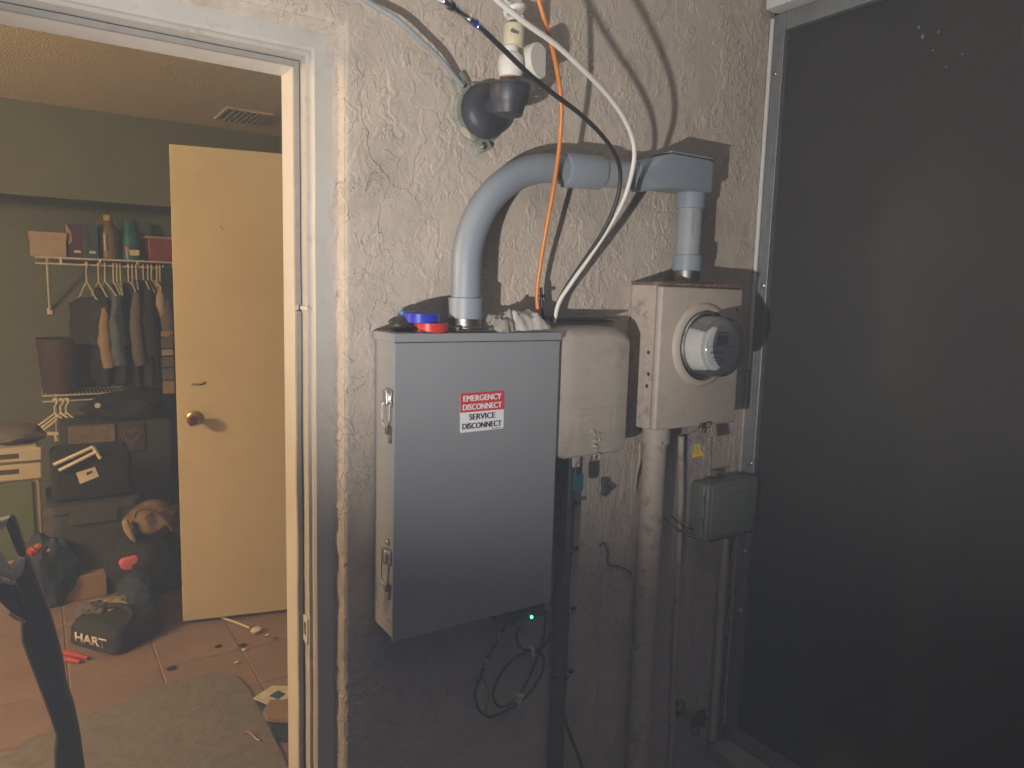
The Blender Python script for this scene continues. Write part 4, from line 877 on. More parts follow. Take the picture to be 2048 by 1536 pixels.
# ================================================================== THE ROOM: door, vent, fan
dl, dr = PZ(366, 1243, .02), PZ(568, 1220, .02); dv = (dr-dl); dv.z = 0; dv.normalize(); dn = Vector((dv.y, -dv.x, 0))
if dn.y > 0: dn = -dn
dzt = PY(340, 288, dl.y).z; DW = .76
rd = thing('cream_door', 'flat cream room door standing open with a brass knob', 'door', (dl.x, dl.y, .02))
bm = BM(); prism(bm, [dl, dl+dv*DW, dl+dv*DW-dn*.035, dl-dn*.035], (0, 0, dzt-.02), .002); obj('door_leaf', bm, 'slab', rd)
def ond(u, v):  # pixel onto the face of the leaf
    d = ray(u, v); t = (dl-CAMP).dot(dn)/d.dot(dn); return CAMP+d*t
k0 = ond(389, 836)
bm = BM(); lathe(bm, [(.032, 0), (.032, .004), (.028, .008), (.013, .010), (.011, .030), (.018, .038), (.0265, .048), (.027, .058), (.020, .066), (0, .068)], k0, dn, 32); obj('knob', bm, 'brass', rd, True)
bm = BM(); tube(bm, spline([ond(383, 769), ond(393, 768)+dn*.004, ond(402, 768)+dn*.004, ond(410, 764)+dn*.001], 5), .004, 8); obj('hook', bm, 'darkzinc', rd, True)
bm = BM(); tube(bm, [ond(441, 452)+dn*.0004, ond(446, 459)+dn*.0004], .0015, 5); obj('scratch', bm, 'leather', rd)
vc = [PZ(u, v, CEIL) for u, v in ((440, 232), (457, 216), (537, 227), (512, 248))]
cv = thing('ceiling_vent', 'grey slatted air vent in the popcorn ceiling', 'vent', (sum(p.x for p in vc)/4, sum(p.y for p in vc)/4, CEIL-.02))
cx, cy = cv.location.x, cv.location.y; hx, hy = .105, .15
for lo, hi in (((-hx-.02, -hy-.02), (hx+.02, -hy)), ((-hx-.02, hy), (hx+.02, hy+.02)), ((-hx-.02, -hy), (-hx, hy)), ((hx, -hy), (hx+.02, hy))):
    bm = BM(); box(bm, (cx+lo[0], cy+lo[1], CEIL-.012), (cx+hi[0], cy+hi[1], CEIL-.0005), .002); obj('frame', bm, 'casing', cv)
for k in range(7):
    x = cx-hx+.015+k*.03; bm = BM(); prism(bm, [(x, cy-hy, CEIL-.002), (x+.004, cy-hy, CEIL-.002), (x+.018, cy-hy, CEIL-.014), (x+.014, cy-hy, CEIL-.014)], (0, 2*hy, 0)); obj('slat', bm, 'pvc2', cv)
bm = BM(); box(bm, (cx-hx, cy-hy, CEIL-.0025), (cx+hx, cy+hy, CEIL-.0008)); obj('duct', bm, 'blackp', cv)
fn = thing('ceiling_fan', 'wooden ceiling fan with light kit that lights the room', 'ceiling fan', (ROOM.x, ROOM.y, 2.0))
bm = BM(); lathe(bm, [(.02, CEIL-.001), (.07, CEIL-.002), (.02, CEIL-.06), (.014, 2.27), (.09, 2.26), (.11, 2.21), (.10, 2.15), (.05, 2.13), (0, 2.12)], (ROOM.x, ROOM.y, 0), (0, 0, 1), 28); obj('motor', bm, 'brass', fn, True)
for k in range(4):
    a = rad(46+90*k); d = Vector((math.cos(a), math.sin(a), 0)); s_ = Vector((-d.y, d.x, 0)); o_ = Vector((ROOM.x, ROOM.y, 2.165))
    bm = BM(); prism(bm, [o_+d*.10+s_*.03, o_+d*.20+s_*.055, o_+d*.64+s_*.07, o_+d*.67, o_+d*.64-s_*.07, o_+d*.20-s_*.055, o_+d*.10-s_*.03], (0, 0, .008), .002); obj('blade', bm, 'fanwood', fn)
for k in range(3):
    a = rad(20+120*k); bm = BM(); blob(bm, (ROOM.x+.07*math.cos(a), ROOM.y+.07*math.sin(a), 2.10), .035, .035, .04, 0, 1, 0, 3); obj('globe', bm, 'globe', fn, True)

# ================================================================== CLOSET SHELF AND WHAT STANDS ON IT
SY0, SY1 = 3.74, 4.045; SZ = PY(200, 519, SY0).z
sh = thing('wire_shelf', 'upper white wire closet shelf with hanging rod', 'shelf', (0, SY1, SZ))
sxa, sxb = PY(70, 512, SY0).x, XW+.19
def rodp(nm, a, b, r, par, m='wire'): bm = BM(); tube(bm, [a, b], r, 8); return obj(nm, bm, m, par, True)
rodp('front_rod', (sxa, SY0, SZ), (sxb, SY0, SZ), .0055, sh); rodp('back_rod', (sxa, SY1, SZ), (sxb, SY1, SZ), .004, sh)
RZ = PY(200, 531, SY0).z
rodp('hanging_rod', (sxa, SY0, RZ), (sxb, SY0, RZ), .0055, sh)
k = 0; x = sxa
while x < .5:
    rodp('wire', (x, SY0, SZ+.004), (x, SY1, SZ+.004), .0022, sh)
    if k % 8 == 5: bm = BM(); box(bm, (x-.006, SY0-.006, RZ-.004), (x+.006, SY0+.006, SZ+.004), .002); obj('clip', bm, 'wire', sh)
    x += .026; k += 1
def bracket(u0, v0, u1, v1, par, yf=SY0):
    a, b = PY(u0, v0, yf), PY(u1, v1, SY1); bm = BM(); tube(bm, [a, a.lerp(b, .95), b], .008, 8); box(bm, (b.x-.016, b.y-.008, b.z-.022), (b.x+.016, b.y, b.z+.02), .004); obj('bracket', bm, 'wire', par, True)
bracket(94, 513, 100, 622, sh)
def bx(nm, label, cat, u0, v0, u1, v1, y, dep, m, bev=.004, zb=None, seg=2, group=None):
    x0, x1, z0, z1 = rect(u0, v0, u1, v1, y)
    if zb is not None: z0 = zb
    bm = BM(); box(bm, (x0, y, z0), (x1, y+dep, z1), bev, seg); o = obj(nm, bm, m); return tag(o, label, cat, group), (x0, x1, z0, z1)
ST = SZ+.0065
t = thing('shoe_box', 'plain beige cardboard box at the left end of the closet shelf', 'box', (0, 3.78, ST)); x0, x1, z0, z1 = rect(59, 464, 132, 505, 3.78)
bm = BM(); box(bm, (x0, 3.78, ST), (x1, 3.98, z1-.03), .002); obj('box_body', bm, 'card', t)
bm = BM(); box(bm, (x0-.004, 3.776, z1-.045), (x1+.004, 3.984, z1), .002); obj('box_lid', bm, 'card', t)
for nm, lab, u0, u1, m, m2 in (('printed_carton', 'dark red printed carton on the closet shelf', 131, 166, 'boxdark', 'pinkprint'), ('printed_carton', 'dark teal printed carton beside the amber jug', 166, 196, 'boxteal', 'boxdark')):
    x0, x1, z0, z1 = rect(u0, 448, u1, 505, 3.80); t = thing(nm, lab, 'carton', (x0, 3.80, ST))
    bm = BM(); box(bm, (x0, 3.80, ST), (x1, 3.95, z1), .003); obj('carton', bm, m, t)
    bm = BM(); prism(bm, [(x0+.004, 3.799, z1), (x0+.03, 3.799, z1-.05), (x0+.035, 3.799, z1-.10), (x0+.02, 3.799, z1-.13), (x0+.004, 3.799, z1-.08)], (0, .0006, 0)); obj('printed_picture', bm, m2, t)
    bm = BM(); box(bm, (x1-.05, 3.7985, ST+.03), (x1-.015, 3.7996, ST+.045)); obj('printed_mark', bm, 'letter', t)
x0, x1, z0, z1 = rect(197, 440, 240, 508, 3.82); xm = (x0+x1)/2; W = (x1-x0)/2
t = thing('amber_jug', 'tan plastic jug with a yellow cap on the closet shelf', 'jug', (xm, 3.88, ST))
bm = BM(); lathe(bm, [(W*.96, 0), (W, .01), (W, z1-ST-.09), (W*.8, z1-ST-.045), (W*.45, z1-ST-.01), (W*.40, z1-ST)], (xm, 3.88, ST), (0, 0, 1), 24); obj('jug_body', bm, 'jug', t, True)
bm = BM(); lathe(bm, [(W*.46, z1-ST), (W*.46, z1-ST+.028), (W*.40, z1-ST+.034), (0, z1-ST+.035)], (xm, 3.88, ST), (0, 0, 1), 20); obj('cap', bm, 'yellow', t, True)
bm = BM(); tube(bm, spline([(xm-W*.4, 3.87, z1-.012), (xm-W*.9, 3.87, z1-.02), (xm-W*1.0, 3.87, z1-.06), (xm-W*.85, 3.87, z1-.085)], 6), .011, 10); obj('handle', bm, 'jug', t, True)
bm = BM(); box(bm, (xm-W*.55, 3.798, ST+.05), (xm-W*.42, 3.806, ST+.16), .002); obj('sight_strip', bm, 'letter', t)
x0, x1, z0, z1 = rect(245, 438, 281, 509, 3.82); t = thing('teal_pouch', 'teal pouch with an orange and white label on the closet shelf', 'pouch', ((x0+x1)/2, 3.85, ST))
bm = BM(); n = 14; rings = []
for i in range(n+1):
    f = i/n; z = ST+(z1-ST)*f; wl = x0+(x1-x0)*(.0+.42*max(0, f-.45)**1.0); wr = x1-(x1-x0)*(.05+.75*max(0, f-.55)); dd = .045*(1-f**1.6)+.004
    rings.append([bm.verts.new(((wl+wr)/2+(wr-wl)/2*math.cos(a), 3.86+dd*math.sin(a), z)) for a in [2*math.pi*k/20 for k in range(20)]])
for A, B in zip(rings, rings[1:]):
    for k in range(20): bm.faces.new((A[k], A[(k+1) % 20], B[(k+1) % 20], B[k]))
bm.faces.new(rings[0]); bm.faces.new(rings[-1][::-1]); wobble(bm, .006, 18); obj('pouch', bm, 'teal', t, True)
xm = (x0+x1)/2
bm = BM(); box(bm, (xm-.015, 3.804, ST+.03), (x1-.012, 3.815, ST+.065), .001); obj('white_label', bm, 'letter', t)
bm = BM(); box(bm, (x0+.012, 3.806, ST+.05), (xm-.018, 3.817, ST+.085), .001); obj('orange_label', bm, 'orange', t)
x0, x1, z0, z1 = rect(296, 478, 352, 511, 3.80); t = thing('red_bin', 'dark red storage bin with a pale lid on the closet shelf', 'bin', (x0, 3.8, ST))
bm = BM(); prism(bm, [(x0+.008, 3.80, ST), (x1, 3.80, ST), (x1, 3.80, z1), (x0, 3.80, z1)], (0, .2, 0), .004); obj('bin_body', bm, 'redbin', t)
bm = BM(); box(bm, (x0-.016, 3.785, z1), (x1+.01, 4.01, z1+.014), .004); obj('bin_lid', bm, 'lid', t)

# ------------------------------------------------------------------ clothes on the rod
def garment(u, label, m, vb, w=.21, th=.035, rz=0, sleeve=None, slm=None, seed=0, vt=None, name='hanging_garment'):
    p = PY(u, 531, SY0); x = p.x; zt_ = RZ-.13 if vt is None else PY(u, vt, SY0-.1).z; zb_ = PY(u, vb, SY0-.15).z
    t = thing(name, label, 'clothes', (x, SY0, zb_), 'clothes on the closet rod')
    R3 = Matrix.Rotation(rad(rz), 3, 'Z'); o = Vector((x, SY0, 0))
    # hanger
    bm = BM(); hp = [Vector((0, .0, RZ-.10)), Vector((0, 0, RZ-.03)), Vector((0, -.012, RZ-.008)), Vector((0, -.016, RZ+.010)), Vector((0, .0, RZ+.0155)), Vector((0, .012, RZ+.008))]
    tube(bm, [o+R3 @ q for q in spline(hp, 5)], .0042, 7); hg = obj('hanger_hook', bm, 'wire', t, True)
    bm = BM(); tube(bm, [o+R3 @ q for q in (Vector((0, -.2, zt_-.055)), Vector((0, -.1, zt_-.008)), Vector((0, 0, RZ-.10)), Vector((0, .1, zt_-.008)), Vector((0, .2, zt_-.055)))], .005, 7); obj('hanger_bar', bm, 'wire', t, True)
    bm = BM(); rings = []; n = 26; S_ = 24
    for i in range(n+1):
        f = i/n; z = zt_+.0-(zt_-zb_)*f
        hw = .05+(w-.05)*min(1, (f/.14))**.7 if f < .14 else w*(1+.06*math.sin(f*5+seed))
        tk = th*(.55+.6*f)
        ring = []
        for k in range(S_):
            a = 2*math.pi*k/S_; yy = hw*math.copysign(abs(math.cos(a))**.7, math.cos(a)); wav = .35*math.sin(yy*38+seed*2.1+f*1.5)*min(1, f*3)
            xx = tk*(math.sin(a)+wav)
            q = R3 @ Vector((xx+.012*mnoise.noise(Vector((yy*7, f*4, seed))), yy, 0)); ring.append(bm.verts.new((o.x+q.x, o.y+q.y, z+.012*mnoise.noise(Vector((yy*9, seed, 2)))*(1 if i == n else 0))))
        rings.append(ring)
    for A, B in zip(rings, rings[1:]):
        for k in range(S_): bm.faces.new((A[k], A[(k+1) % S_], B[(k+1) % S_], B[k]))
    bm.faces.new(rings[0]); bm.faces.new(rings[-1][::-1]); obj('cloth', bm, m, t, True)
    if sleeve:
        bm = BM(); a0 = o+R3 @ Vector((0, -w*.95, zt_-.06)); a1 = o+R3 @ Vector((-.01, -w*1.02, zt_-.06-sleeve*.5)); a2 = o+R3 @ Vector((.01, -w*1.0, zt_-.06-sleeve))
        tube(bm, spline([a0, a1, a2], 7), [.015+.022*math.sin(min(1, k/9)*1.6) for k in range(15)], 14); wobble(bm, .01, 14, seed); obj('sleeve', bm, slm or m, t, True)
    return t
G = [(172, 'leftmost dark jacket with a tan sleeve hanging in the closet', 'navy', 690, .20, .045, 24, .36, 'tan', 595),
     (196, 'dark shirt hanging second from the left in the closet', 'black_cloth', 770, .20, .03, 8, None, None, 575),
     (209, 'blue grey shirt with hanging sleeve in the closet', 'denim', 705, .20, .03, 12, .42, 'denim', 572),
     (226, 'black shirt hanging right of the blue grey shirt', 'black_cloth', 765, .20, .034, 4, .3, 'navy', 570),
     (240, 'navy shirt in the middle of the closet rod', 'navy', 755, .21, .03, -3, None, None, 570),
     (256, 'black jacket in the middle of the closet rod', 'black_cloth', 775, .22, .04, 5, .45, 'greycloth', 565),
     (272, 'black shirt hanging left of the cream shirt', 'black_cloth', 770, .20, .035, -4, None, None, 560),
     (286, 'navy coat hanging left of the cream shirt', 'navy', 772, .22, .04, 2, .4, 'black_cloth', 560),
     (302, 'cream short sleeved shirt near the door in the closet', 'cream_cloth', 628, .19, .02, 10, .16, 'cream_cloth', 560),
     (313, 'black shirt hanging right of the cream shirt', 'black_cloth', 770, .20, .03, 3, None, None, 570),
     (233, 'thin black shirt just left of the navy shirt on the closet rod', 'black_cloth', 768, .20, .026, 2, None, None, 572),
     (264, 'thin black shirt just right of the black jacket on the closet rod', 'black_cloth', 772, .21, .026, -2, None, None, 566),
     (295, 'thin black shirt hanging between navy coat and cream shirt', 'black_cloth', 768, .20, .024, 3, None, None, 566),
     (319, 'navy shirt hanging just left of the grey shirt', 'navy', 772, .20, .026, 2, None, None, 570),
     (326, 'grey shirt nearest the door in the closet', 'greycloth', 765, .2, .03, -2, .3, 'greycloth', 570)]
for k, (u, lab, m, vb, w_, th, rz, sl, slm, vt) in enumerate(G): garment(u, lab, m, vb, w_, th, rz, sl, slm, k+1, vt)
t = thing('hanging_scarf', 'striped tan and grey scarf hanging next to the cream door', 'scarf', PY(338, 790, 3.5))
vv = [662, 676, 699, 714, 737, 762, 790]
for k in range(6):
    x0, x1, z0, z1 = rect(322+k, vv[k], 345+k, vv[k+1]-2, 3.50); bm = BM(); box(bm, (x0, 3.50, z0+.002), (x1, 3.525, z1), .004); wobble(bm, .003, 30, k); obj('stripe', bm, ('tan', 'greycloth', 'cream_cloth', 'greycloth', 'greycloth', 'tan')[k], t)
x0, x1, z0, z1 = rect(322, 520, 352, 800, 3.527); bm = BM(); box(bm, (x0+.01, 3.5265, PY(330, 790, 3.5).z), (x1, 3.535, RZ), .002); obj('backing', bm, 'black_cloth', t)
# ------------------------------------------------------------------ lower shelf, basket, empty hangers
LZ = PY(180, 788, SY0).z
ls = thing('wire_shelf', 'lower white wire closet shelf under the brown basket', 'shelf', (0, SY1, LZ))
xa, xb = PY(84, 788, SY0).x, PY(275, 788, SY0).x
rodp('front_rod', (xa, SY0, LZ), (xb, SY0, LZ), .005, ls); rodp('back_rod', (xa, SY1, LZ), (xb, SY1, LZ), .004, ls); rodp('hanging_rod', (xa, SY0, LZ-.035), (xb, SY0, LZ-.035), .005, ls)
for k in range(25): x = xa+(xb-xa)*k/24; rodp('wire', (x, SY0, LZ+.004), (x, SY1, LZ+.004), .0022, ls)
bracket(112, 790, 114, 876, ls)
x0, x1, z0, z1 = rect(74, 682, 170, 786, SY0-.02); xm = (x0+x1)/2; W = (x1-x0)/2; H_ = z1-LZ-.006
t = thing('brown_basket', 'dark brown tapered basket on the lower closet shelf', 'basket', (xm, SY0+.15, LZ+.006))
bm = BM(); lathe(bm, [(0, .0), (W*.78, 0), (W*.8, .005), (W, H_), (W*1.03, H_+.004), (W*1.0, H_+.008), (W*.96, H_), (W*.76, .01), (0, .01)], (xm, SY0+.14, LZ+.0065), (0, 0, 1), 36); obj('basket_wall', bm, 'basket', t, True)
bm = BM(); blob(bm, (xm+.02, SY0+.14, LZ+H_*.88), W*.8, W*.7, .06, .3, 4, 5, 3); obj('folded_cloth', bm, 'black_cloth', t, True)
hz = LZ-.035
for k, (u, yy) in enumerate(((108, -.01), (120, .0), (131, .0))):
    t = tag(thing('empty_hanger', ('leftmost empty white hanger under the lower closet shelf', 'middle empty white hanger under the lower closet shelf', 'right empty white hanger under the lower closet shelf')[k], 'hanger', PY(u, 787, SY0), 'empty hangers'), ('leftmost empty white hanger under the lower closet shelf', 'middle empty white hanger under the lower closet shelf', 'right empty white hanger under the lower closet shelf')[k], 'hanger', 'empty hangers')
    o = Vector((PY(u, 787, SY0).x, SY0, 0)); R3 = Matrix.Rotation(rad(68), 3, 'Z')
    bm = BM(); tube(bm, [o+R3 @ q for q in spline([Vector((0, 0, hz-.075)), Vector((0, 0, hz-.035)), Vector((0, -.014, hz-.012)), Vector((0, -.015, hz+.008)), Vector((0, 0, hz+.0125)), Vector((0, .012, hz+.004))], 5)], .006, 7); obj('hook', bm, 'wire', t, True)
    bm = BM(); tube(bm, [o+R3 @ q for q in (Vector((0, 0, hz-.075)), Vector((0, -.14, hz-.20)), Vector((0, -.14, hz-.215)), Vector((0, .14, hz-.20)), Vector((0, .143, hz-.19)))], .0075, 7, True); obj('bar', bm, 'wire', t, True)

# ================================================================== THE PILE IN FRONT OF THE CLOSET
bm = BM(); x0, x1, z0, z1 = rect(172, 796, 345, 850, 3.45); blob(bm, ((x0+x1)/2, 3.62, (z0+z1)/2), (x1-x0)/2, .17, (z1-z0)/2+.02, .22, 3, 4, 4); t = thing('black_bag', 'black bag with a small white emblem on top of the dresser', 'bag', ((x0+x1)/2, 3.6, z0)); obj('bag_body', bm, 'black_cloth', t, True)
p = PY(195, 811, 3.44); bm = BM(); lathe(bm, [(.016, 0), (.016, .003), (0, .004)], p, (0, -1, 0), 16); obj('emblem', bm, 'letter', t, True)
DZ = z0-.0
x0, x1, z0, z1 = rect(124, 846, 345, 1100, 3.42); t = thing('dark_dresser', 'dark dresser with a floral drawer and a heart drawer', 'dresser', ((x0+x1)/2, 3.6, 0))
bm = BM(); box(bm, (x0, 3.44, 0), (x1, 3.80, z1), .004); obj('carcass', bm, 'tote', t)
a0, a1, b0, b1 = rect(137, 852, 231, 904, 3.42); bm = BM(); box(bm, (a0, 3.425, b0), (a1, 3.445, b1), .003); obj('drawer', bm, 'floral', t, label='drawer front with a faded floral print')
a0, a1, b0, b1 = rect(238, 848, 290, 904, 3.42); bm = BM(); box(bm, (a0, 3.425, b0), (a1, 3.445, b1), .003); dw = obj('drawer', bm, 'heartbox', t, label='dark drawer front with a heart print')
hc = PY(263, 871, 3.424)
for s_ in (1.0, .72):
    bm = BM(); tube(bm, [hc+Vector((.0036*s_*16*math.sin(a)**3, -.001, .0036*s_*(13*math.cos(a)-5*math.cos(2*a)-2*math.cos(3*a)-math.cos(4*a)))) for a in [2*math.pi*k/36 for k in range(36)]], .004, 6, True); obj('heart', bm, 'heartink', dw)
# big dark tote, the tub on it and the white frame
yb = PZ(190, 1190, 0).y
x0, x1, z0, z1 = rect(104, 1005, 278, 1190, yb)
t = thing('storage_tote', 'large dark grey storage tote on the tiles', 'tote', ((x0+x1)/2, yb+.2, 0))
bm = BM(); n = 4; rr = []
for f, e in ((0, .03), (.9, .0), (.92, -.012), (1, -.012)):
    z = z1*f; rr.append([bm.verts.new(q) for q in [(p.x, p.z, z) for p in rrect(x0+e, x1-e, yb+e, yb+.40-e, .03, 0, 3)]])
for A, B in zip(rr, rr[1:]):
    for k in range(len(A)): bm.faces.new((A[k], A[(k+1) % len(A)], B[(k+1) % len(A)], B[k]))
bm.faces.new(rr[0]); bm.faces.new(rr[-1][::-1]); obj('tote_body', bm, 'tote', t)
a0, a1, b0, b1 = rect(140, 1020, 235, 1045, yb); bm = BM(); box(bm, (a0, yb-.014, b0), (a1, yb+.004, b1), .005); obj('handle', bm, 'tote', t)
TZ = z1
x0, x1, z0, z1 = rect(92, 908, 275, 1000, yb+.05); t = thing('black_tub', 'black tub with a white paper label on the storage tote', 'tub', ((x0+x1)/2, yb+.2, TZ))
bm = BM(); box(bm, (x0+.02, yb+.04, TZ+.001), (x1-.02, yb+.36, z1), .03, 3); obj('tub_body', bm, 'black_cloth', t, True)
bm = BM(); prism(bm, [PY(u, v, yb+.034) for u, v in ((152, 946), (190, 934), (198, 953), (160, 968))], (0, .003, 0)); lbl = obj('paper_label', bm, 'letter', t)
bm = BM(); prism(bm, [PY(u, v, yb+.033) for u, v in ((172, 946), (184, 941), (185, 945), (174, 951))], (0, .0008, 0)); obj('print', bm, 'ink', lbl)
t = thing('plastic_rack', 'white plastic rack lying tilted on the black tub', 'rack', PY(150, 938, yb+.03))
for a, b in (((107, 930), (186, 894)), ((118, 941), (190, 905)), ((186, 894), (201, 917))):
    p, q = PY(*a, yb+.02), PY(*b, yb+.02); bm = BM(); tube(bm, [p, q], .0085, 8); obj('rail', bm, 'wire', t, True)
# white drawer cart
yc = 2.55; x0, x1, z0, z1 = rect(-60, 897, 86, 1150, yc); t = thing('drawer_cart', 'white plastic drawer cart with green drawers at the left edge', 'drawer cart', ((x0+x1)/2, yc, 0))
bm = BM(); box(bm, (x0, yc+.01, 0), (x1-.006, yc+.36, z1-.002), .008); obj('cart_body', bm, 'cart', t)
for k, (v0, v1) in enumerate(((899, 925), (930, 962))):
    a0, a1, b0, b1 = rect(-55, v0, 84, v1, yc); bm = BM(); box(bm, (a0, yc-.012, b0), (a1, yc+.009, b1), .006); dd = obj('drawer', bm, 'cart', t)
    a0, a1, b0, b1 = rect(-20, v0+9, 38, v0+19, yc); bm = BM(); box(bm, (a0, yc-.0135, b0), (a1, yc-.011, b1), .001); obj('slot_handle', bm, 'tote', dd)
a0, a1, b0, b1 = rect(-50, 968, 70, 1120, yc); bm = BM(); box(bm, (a0, yc-.006, b0), (a1, yc+.0095, b1), .006); obj('drawer', bm, 'cartgreen', t)
bm = BM(); blob(bm, (PY(30, 885, yc).x, yc+.17, z1+.035), .12, .12, .05, .3, 4, 3, 3, flat=z1); tag(obj('grey_cloth', bm, 'greycloth', smooth=True), 'crumpled grey cloth on top of the white drawer cart', 'cloth')
# toys between cart and tote
for k, (u, v, r, m, lab) in enumerate(((66, 1102, .022, 'toolred', 'red toy piece beside the white drawer cart'), (76, 1094, .015, 'orange', 'upper orange toy piece beside the white drawer cart'), (75, 1108, .014, 'orange', 'lower orange toy piece beside the white drawer cart'), (98, 1100, .014, 'kraft', 'tan toy piece in front of the storage tote'), (66, 1122, .013, 'letter', 'white toy piece beside the white drawer cart'))):
    p = PY(u, v, 2.33); bm = BM(); blob(bm, p, r, r, r, .35, 4, k, 3); tag(obj('toy_piece', bm, m, smooth=True), lab, 'toy')
p = PY(95, 1160, 2.36); bm = BM(); blob(bm, (p.x, 2.38, .14), .11, .09, .20, .3, 3, 9, 4, flat=.001); tag(obj('dark_bag', bm, 'bluebag', smooth=True), 'dark lumpy bag slumped between the cart and the tote', 'bag')
yq = PZ(160, 1186, 0).y-.1; x0, x1, z0, z1 = rect(108, 1152, 214, 1186, yq); bm = BM(); box(bm, (x0, yq, .001), (x1, yq+.16, z1), .004); tag(obj('brown_carton', bm, 'kraft'), 'low brown carton on the tiles in front of the tote', 'carton')
# black heap with tan bag and pink cloth
yh = PZ(290, 1205, 0).y; x0, x1, z0, z1 = rect(214, 1080, 372, 1205, yh)
bm = BM(); blob(bm, ((x0+x1)/2+.02, yh+.2, z1*.42), (x1-x0)/2+.02, .20, z1*.62, .16, 3, 6, 4, flat=.001); tag(obj('black_heap', bm, 'black_cloth', smooth=True), 'heap of black clothes on the floor left of the cream door', 'clothes')
x0, x1, z0, z1 = rect(252, 1015, 372, 1085, yh+.08); t = thing('tan_bag', 'tan and brown patterned shoulder bag on the black heap', 'bag', ((x0+x1)/2, yh+.15, z0))
bm = BM(); blob(bm, ((x0+x1)/2, yh+.16, (z0+z1)/2+.005), (x1-x0)/2, .12, (z1-z0)/2, .18, 3, 12, 4); obj('bag_body', bm, 'leather', t, True)
bm = BM(); prism(bm, [PY(u, v, yh+.035) for u, v in ((244, 1046), (256, 1040), (262, 1052), (276, 1088), (262, 1082), (248, 1064))], (0, .05, 0), .012); obj('flap', bm, 'cream_cloth', t, True)
bm = BM(); tube(bm, spline([PY(u, v, yh+.03) for u, v in ((268, 1035), (274, 1022), (290, 1018), (312, 1024), (330, 1038), (345, 1060))], 6), .007, 8); obj('strap', bm, 'leather', t, True)
bm = BM(); prism(bm, [PY(u, v, yh+.02) for u, v in ((237, 1130), (245, 1119), (272, 1112), (288, 1125), (275, 1138), (256, 1142), (247, 1141))], (0, .03, 0), .010, 3); wobble(bm, .006, 20); tag(obj('pink_cloth', bm, 'pinkcloth', smooth=True), 'small pink cloth lying on the black heap', 'cloth')
# tool bag
pa, pb = PZ(140, 1288, 0), PZ(232, 1312, 0); tb = thing('tool_bag', 'black tool bag with white HART lettering on the tiles', 'tool bag', (pa+pb)/2)
dx = (pb-pa); dx.z = 0; wd = dx.length; dx.normalize(); dy = Vector((-dx.y, dx.x, 0)); Hb = .115
if dy.y < 0: dy = -dy
bm = BM(); rr = []
for f, e in ((0, .0), (.1, -.012), (.6, -.010), (.9, .004), (1, .022)):
    ring = []
    for p in rrect(e, wd-e, e, .25-e, .045, 0, 4): q = pa+dx*p.x+dy*p.z; ring.append(bm.verts.new((q.x, q.y, .0012+Hb*f)))
    rr.append(ring)
for A, B in zip(rr, rr[1:]):
    for k in range(len(A)): bm.faces.new((A[k], A[(k+1) % len(A)], B[(k+1) % len(A)], B[k]))
bm.faces.new(rr[0]); bm.faces.new(rr[-1][::-1]); wobble(bm, .005, 11); obj('bag_body', bm, 'bagcloth', tb, True)
b = text_bm('HART', .052, pa+dx*(wd*.53)-dy*.0125+Vector((0, 0, .030)), dx, (0, 0, 1), .002, 'CENTER', .0015, target_w=wd*.68); obj('lettering', b, 'letter', tb)
bm = BM(); tube(bm, spline([pa+dx*.02+dy*.05+Vector((0, 0, Hb*.9)), pa+dx*.05+dy*.1+Vector((0, 0, Hb+.010)), pa+dx*(wd*.5)+dy*.14+Vector((0, 0, Hb+.018)), pa+dx*(wd-.04)+dy*.12+Vector((0, 0, Hb+.008)), pa+dx*(wd-.01)+dy*.06+Vector((0, 0, Hb*.85))], 6), .012, 8); obj('handle', bm, 'bagcloth', tb, True)
c = PY(220, 1212, (pa+dy*.10).y); bm = BM(); blob(bm, (c.x, c.y, c.z), .085, .06, .035, .35, 5, 3, 4)
tag(obj('leather_glove', bm, 'glove', smooth=True), 'tan work glove lying over the tool bag', 'glove')
c = PY(186, 1222, (pa+dy*.06).y); bm = BM(); blob(bm, (c.x, c.y, c.z), .06, .05, .04, .35, 4, 8, 4); tag(obj('leather_glove', bm, 'greycloth', smooth=True), 'grey work glove over the left end of the tool bag', 'glove')
c0, c1 = PY(207, 1245, (pa+dy*.0).y), PY(258, 1254, (pa+dy*.0).y); bm = BM(); tube(bm, [c0+Vector((0, 0, .006)), c0.lerp(c1, .5), c1], [.002, .007, .010], 8); tag(obj('putty_knife', bm, 'letter', smooth=True), 'pale blade sticking out of the tool bag', 'tool')
c0, c1 = PY(232, 1240, (pa+dy*.08).y), PY(262, 1220, (pa+dy*.12).y); bm = BM(); tube(bm, [c0, c0.lerp(c1, .5)+Vector((0, 0, .012)), c1], .010, 8); tag(obj('screwdriver', bm, 'toolred', smooth=True), 'red tool handle poking out of the tool bag', 'tool')
pq = PZ(285, 1262, 0); bm = BM(); blob(bm, (pq.x, pq.y+.16, .085), .085, .14, .11, .2, 3, 14, 4, flat=.001); tag(obj('blue_bag', bm, 'bluebag', smooth=True), 'dark blue bag standing behind the tool bag', 'bag')
t = thing('pliers', 'pair of pliers with red handles on the tiles by the tool bag', 'pliers', PZ(150, 1315, 0))
for a, b in (((122, 1303), (176, 1316)), ((122, 1315), (160, 1323))):
    p, q = PZ(*a, .012), PZ(*b, .012); bm = BM(); tube(bm, [p, p.lerp(q, .5), q], [.009, .011, .006], 8); obj('handle', bm, 'toolred', t, True)
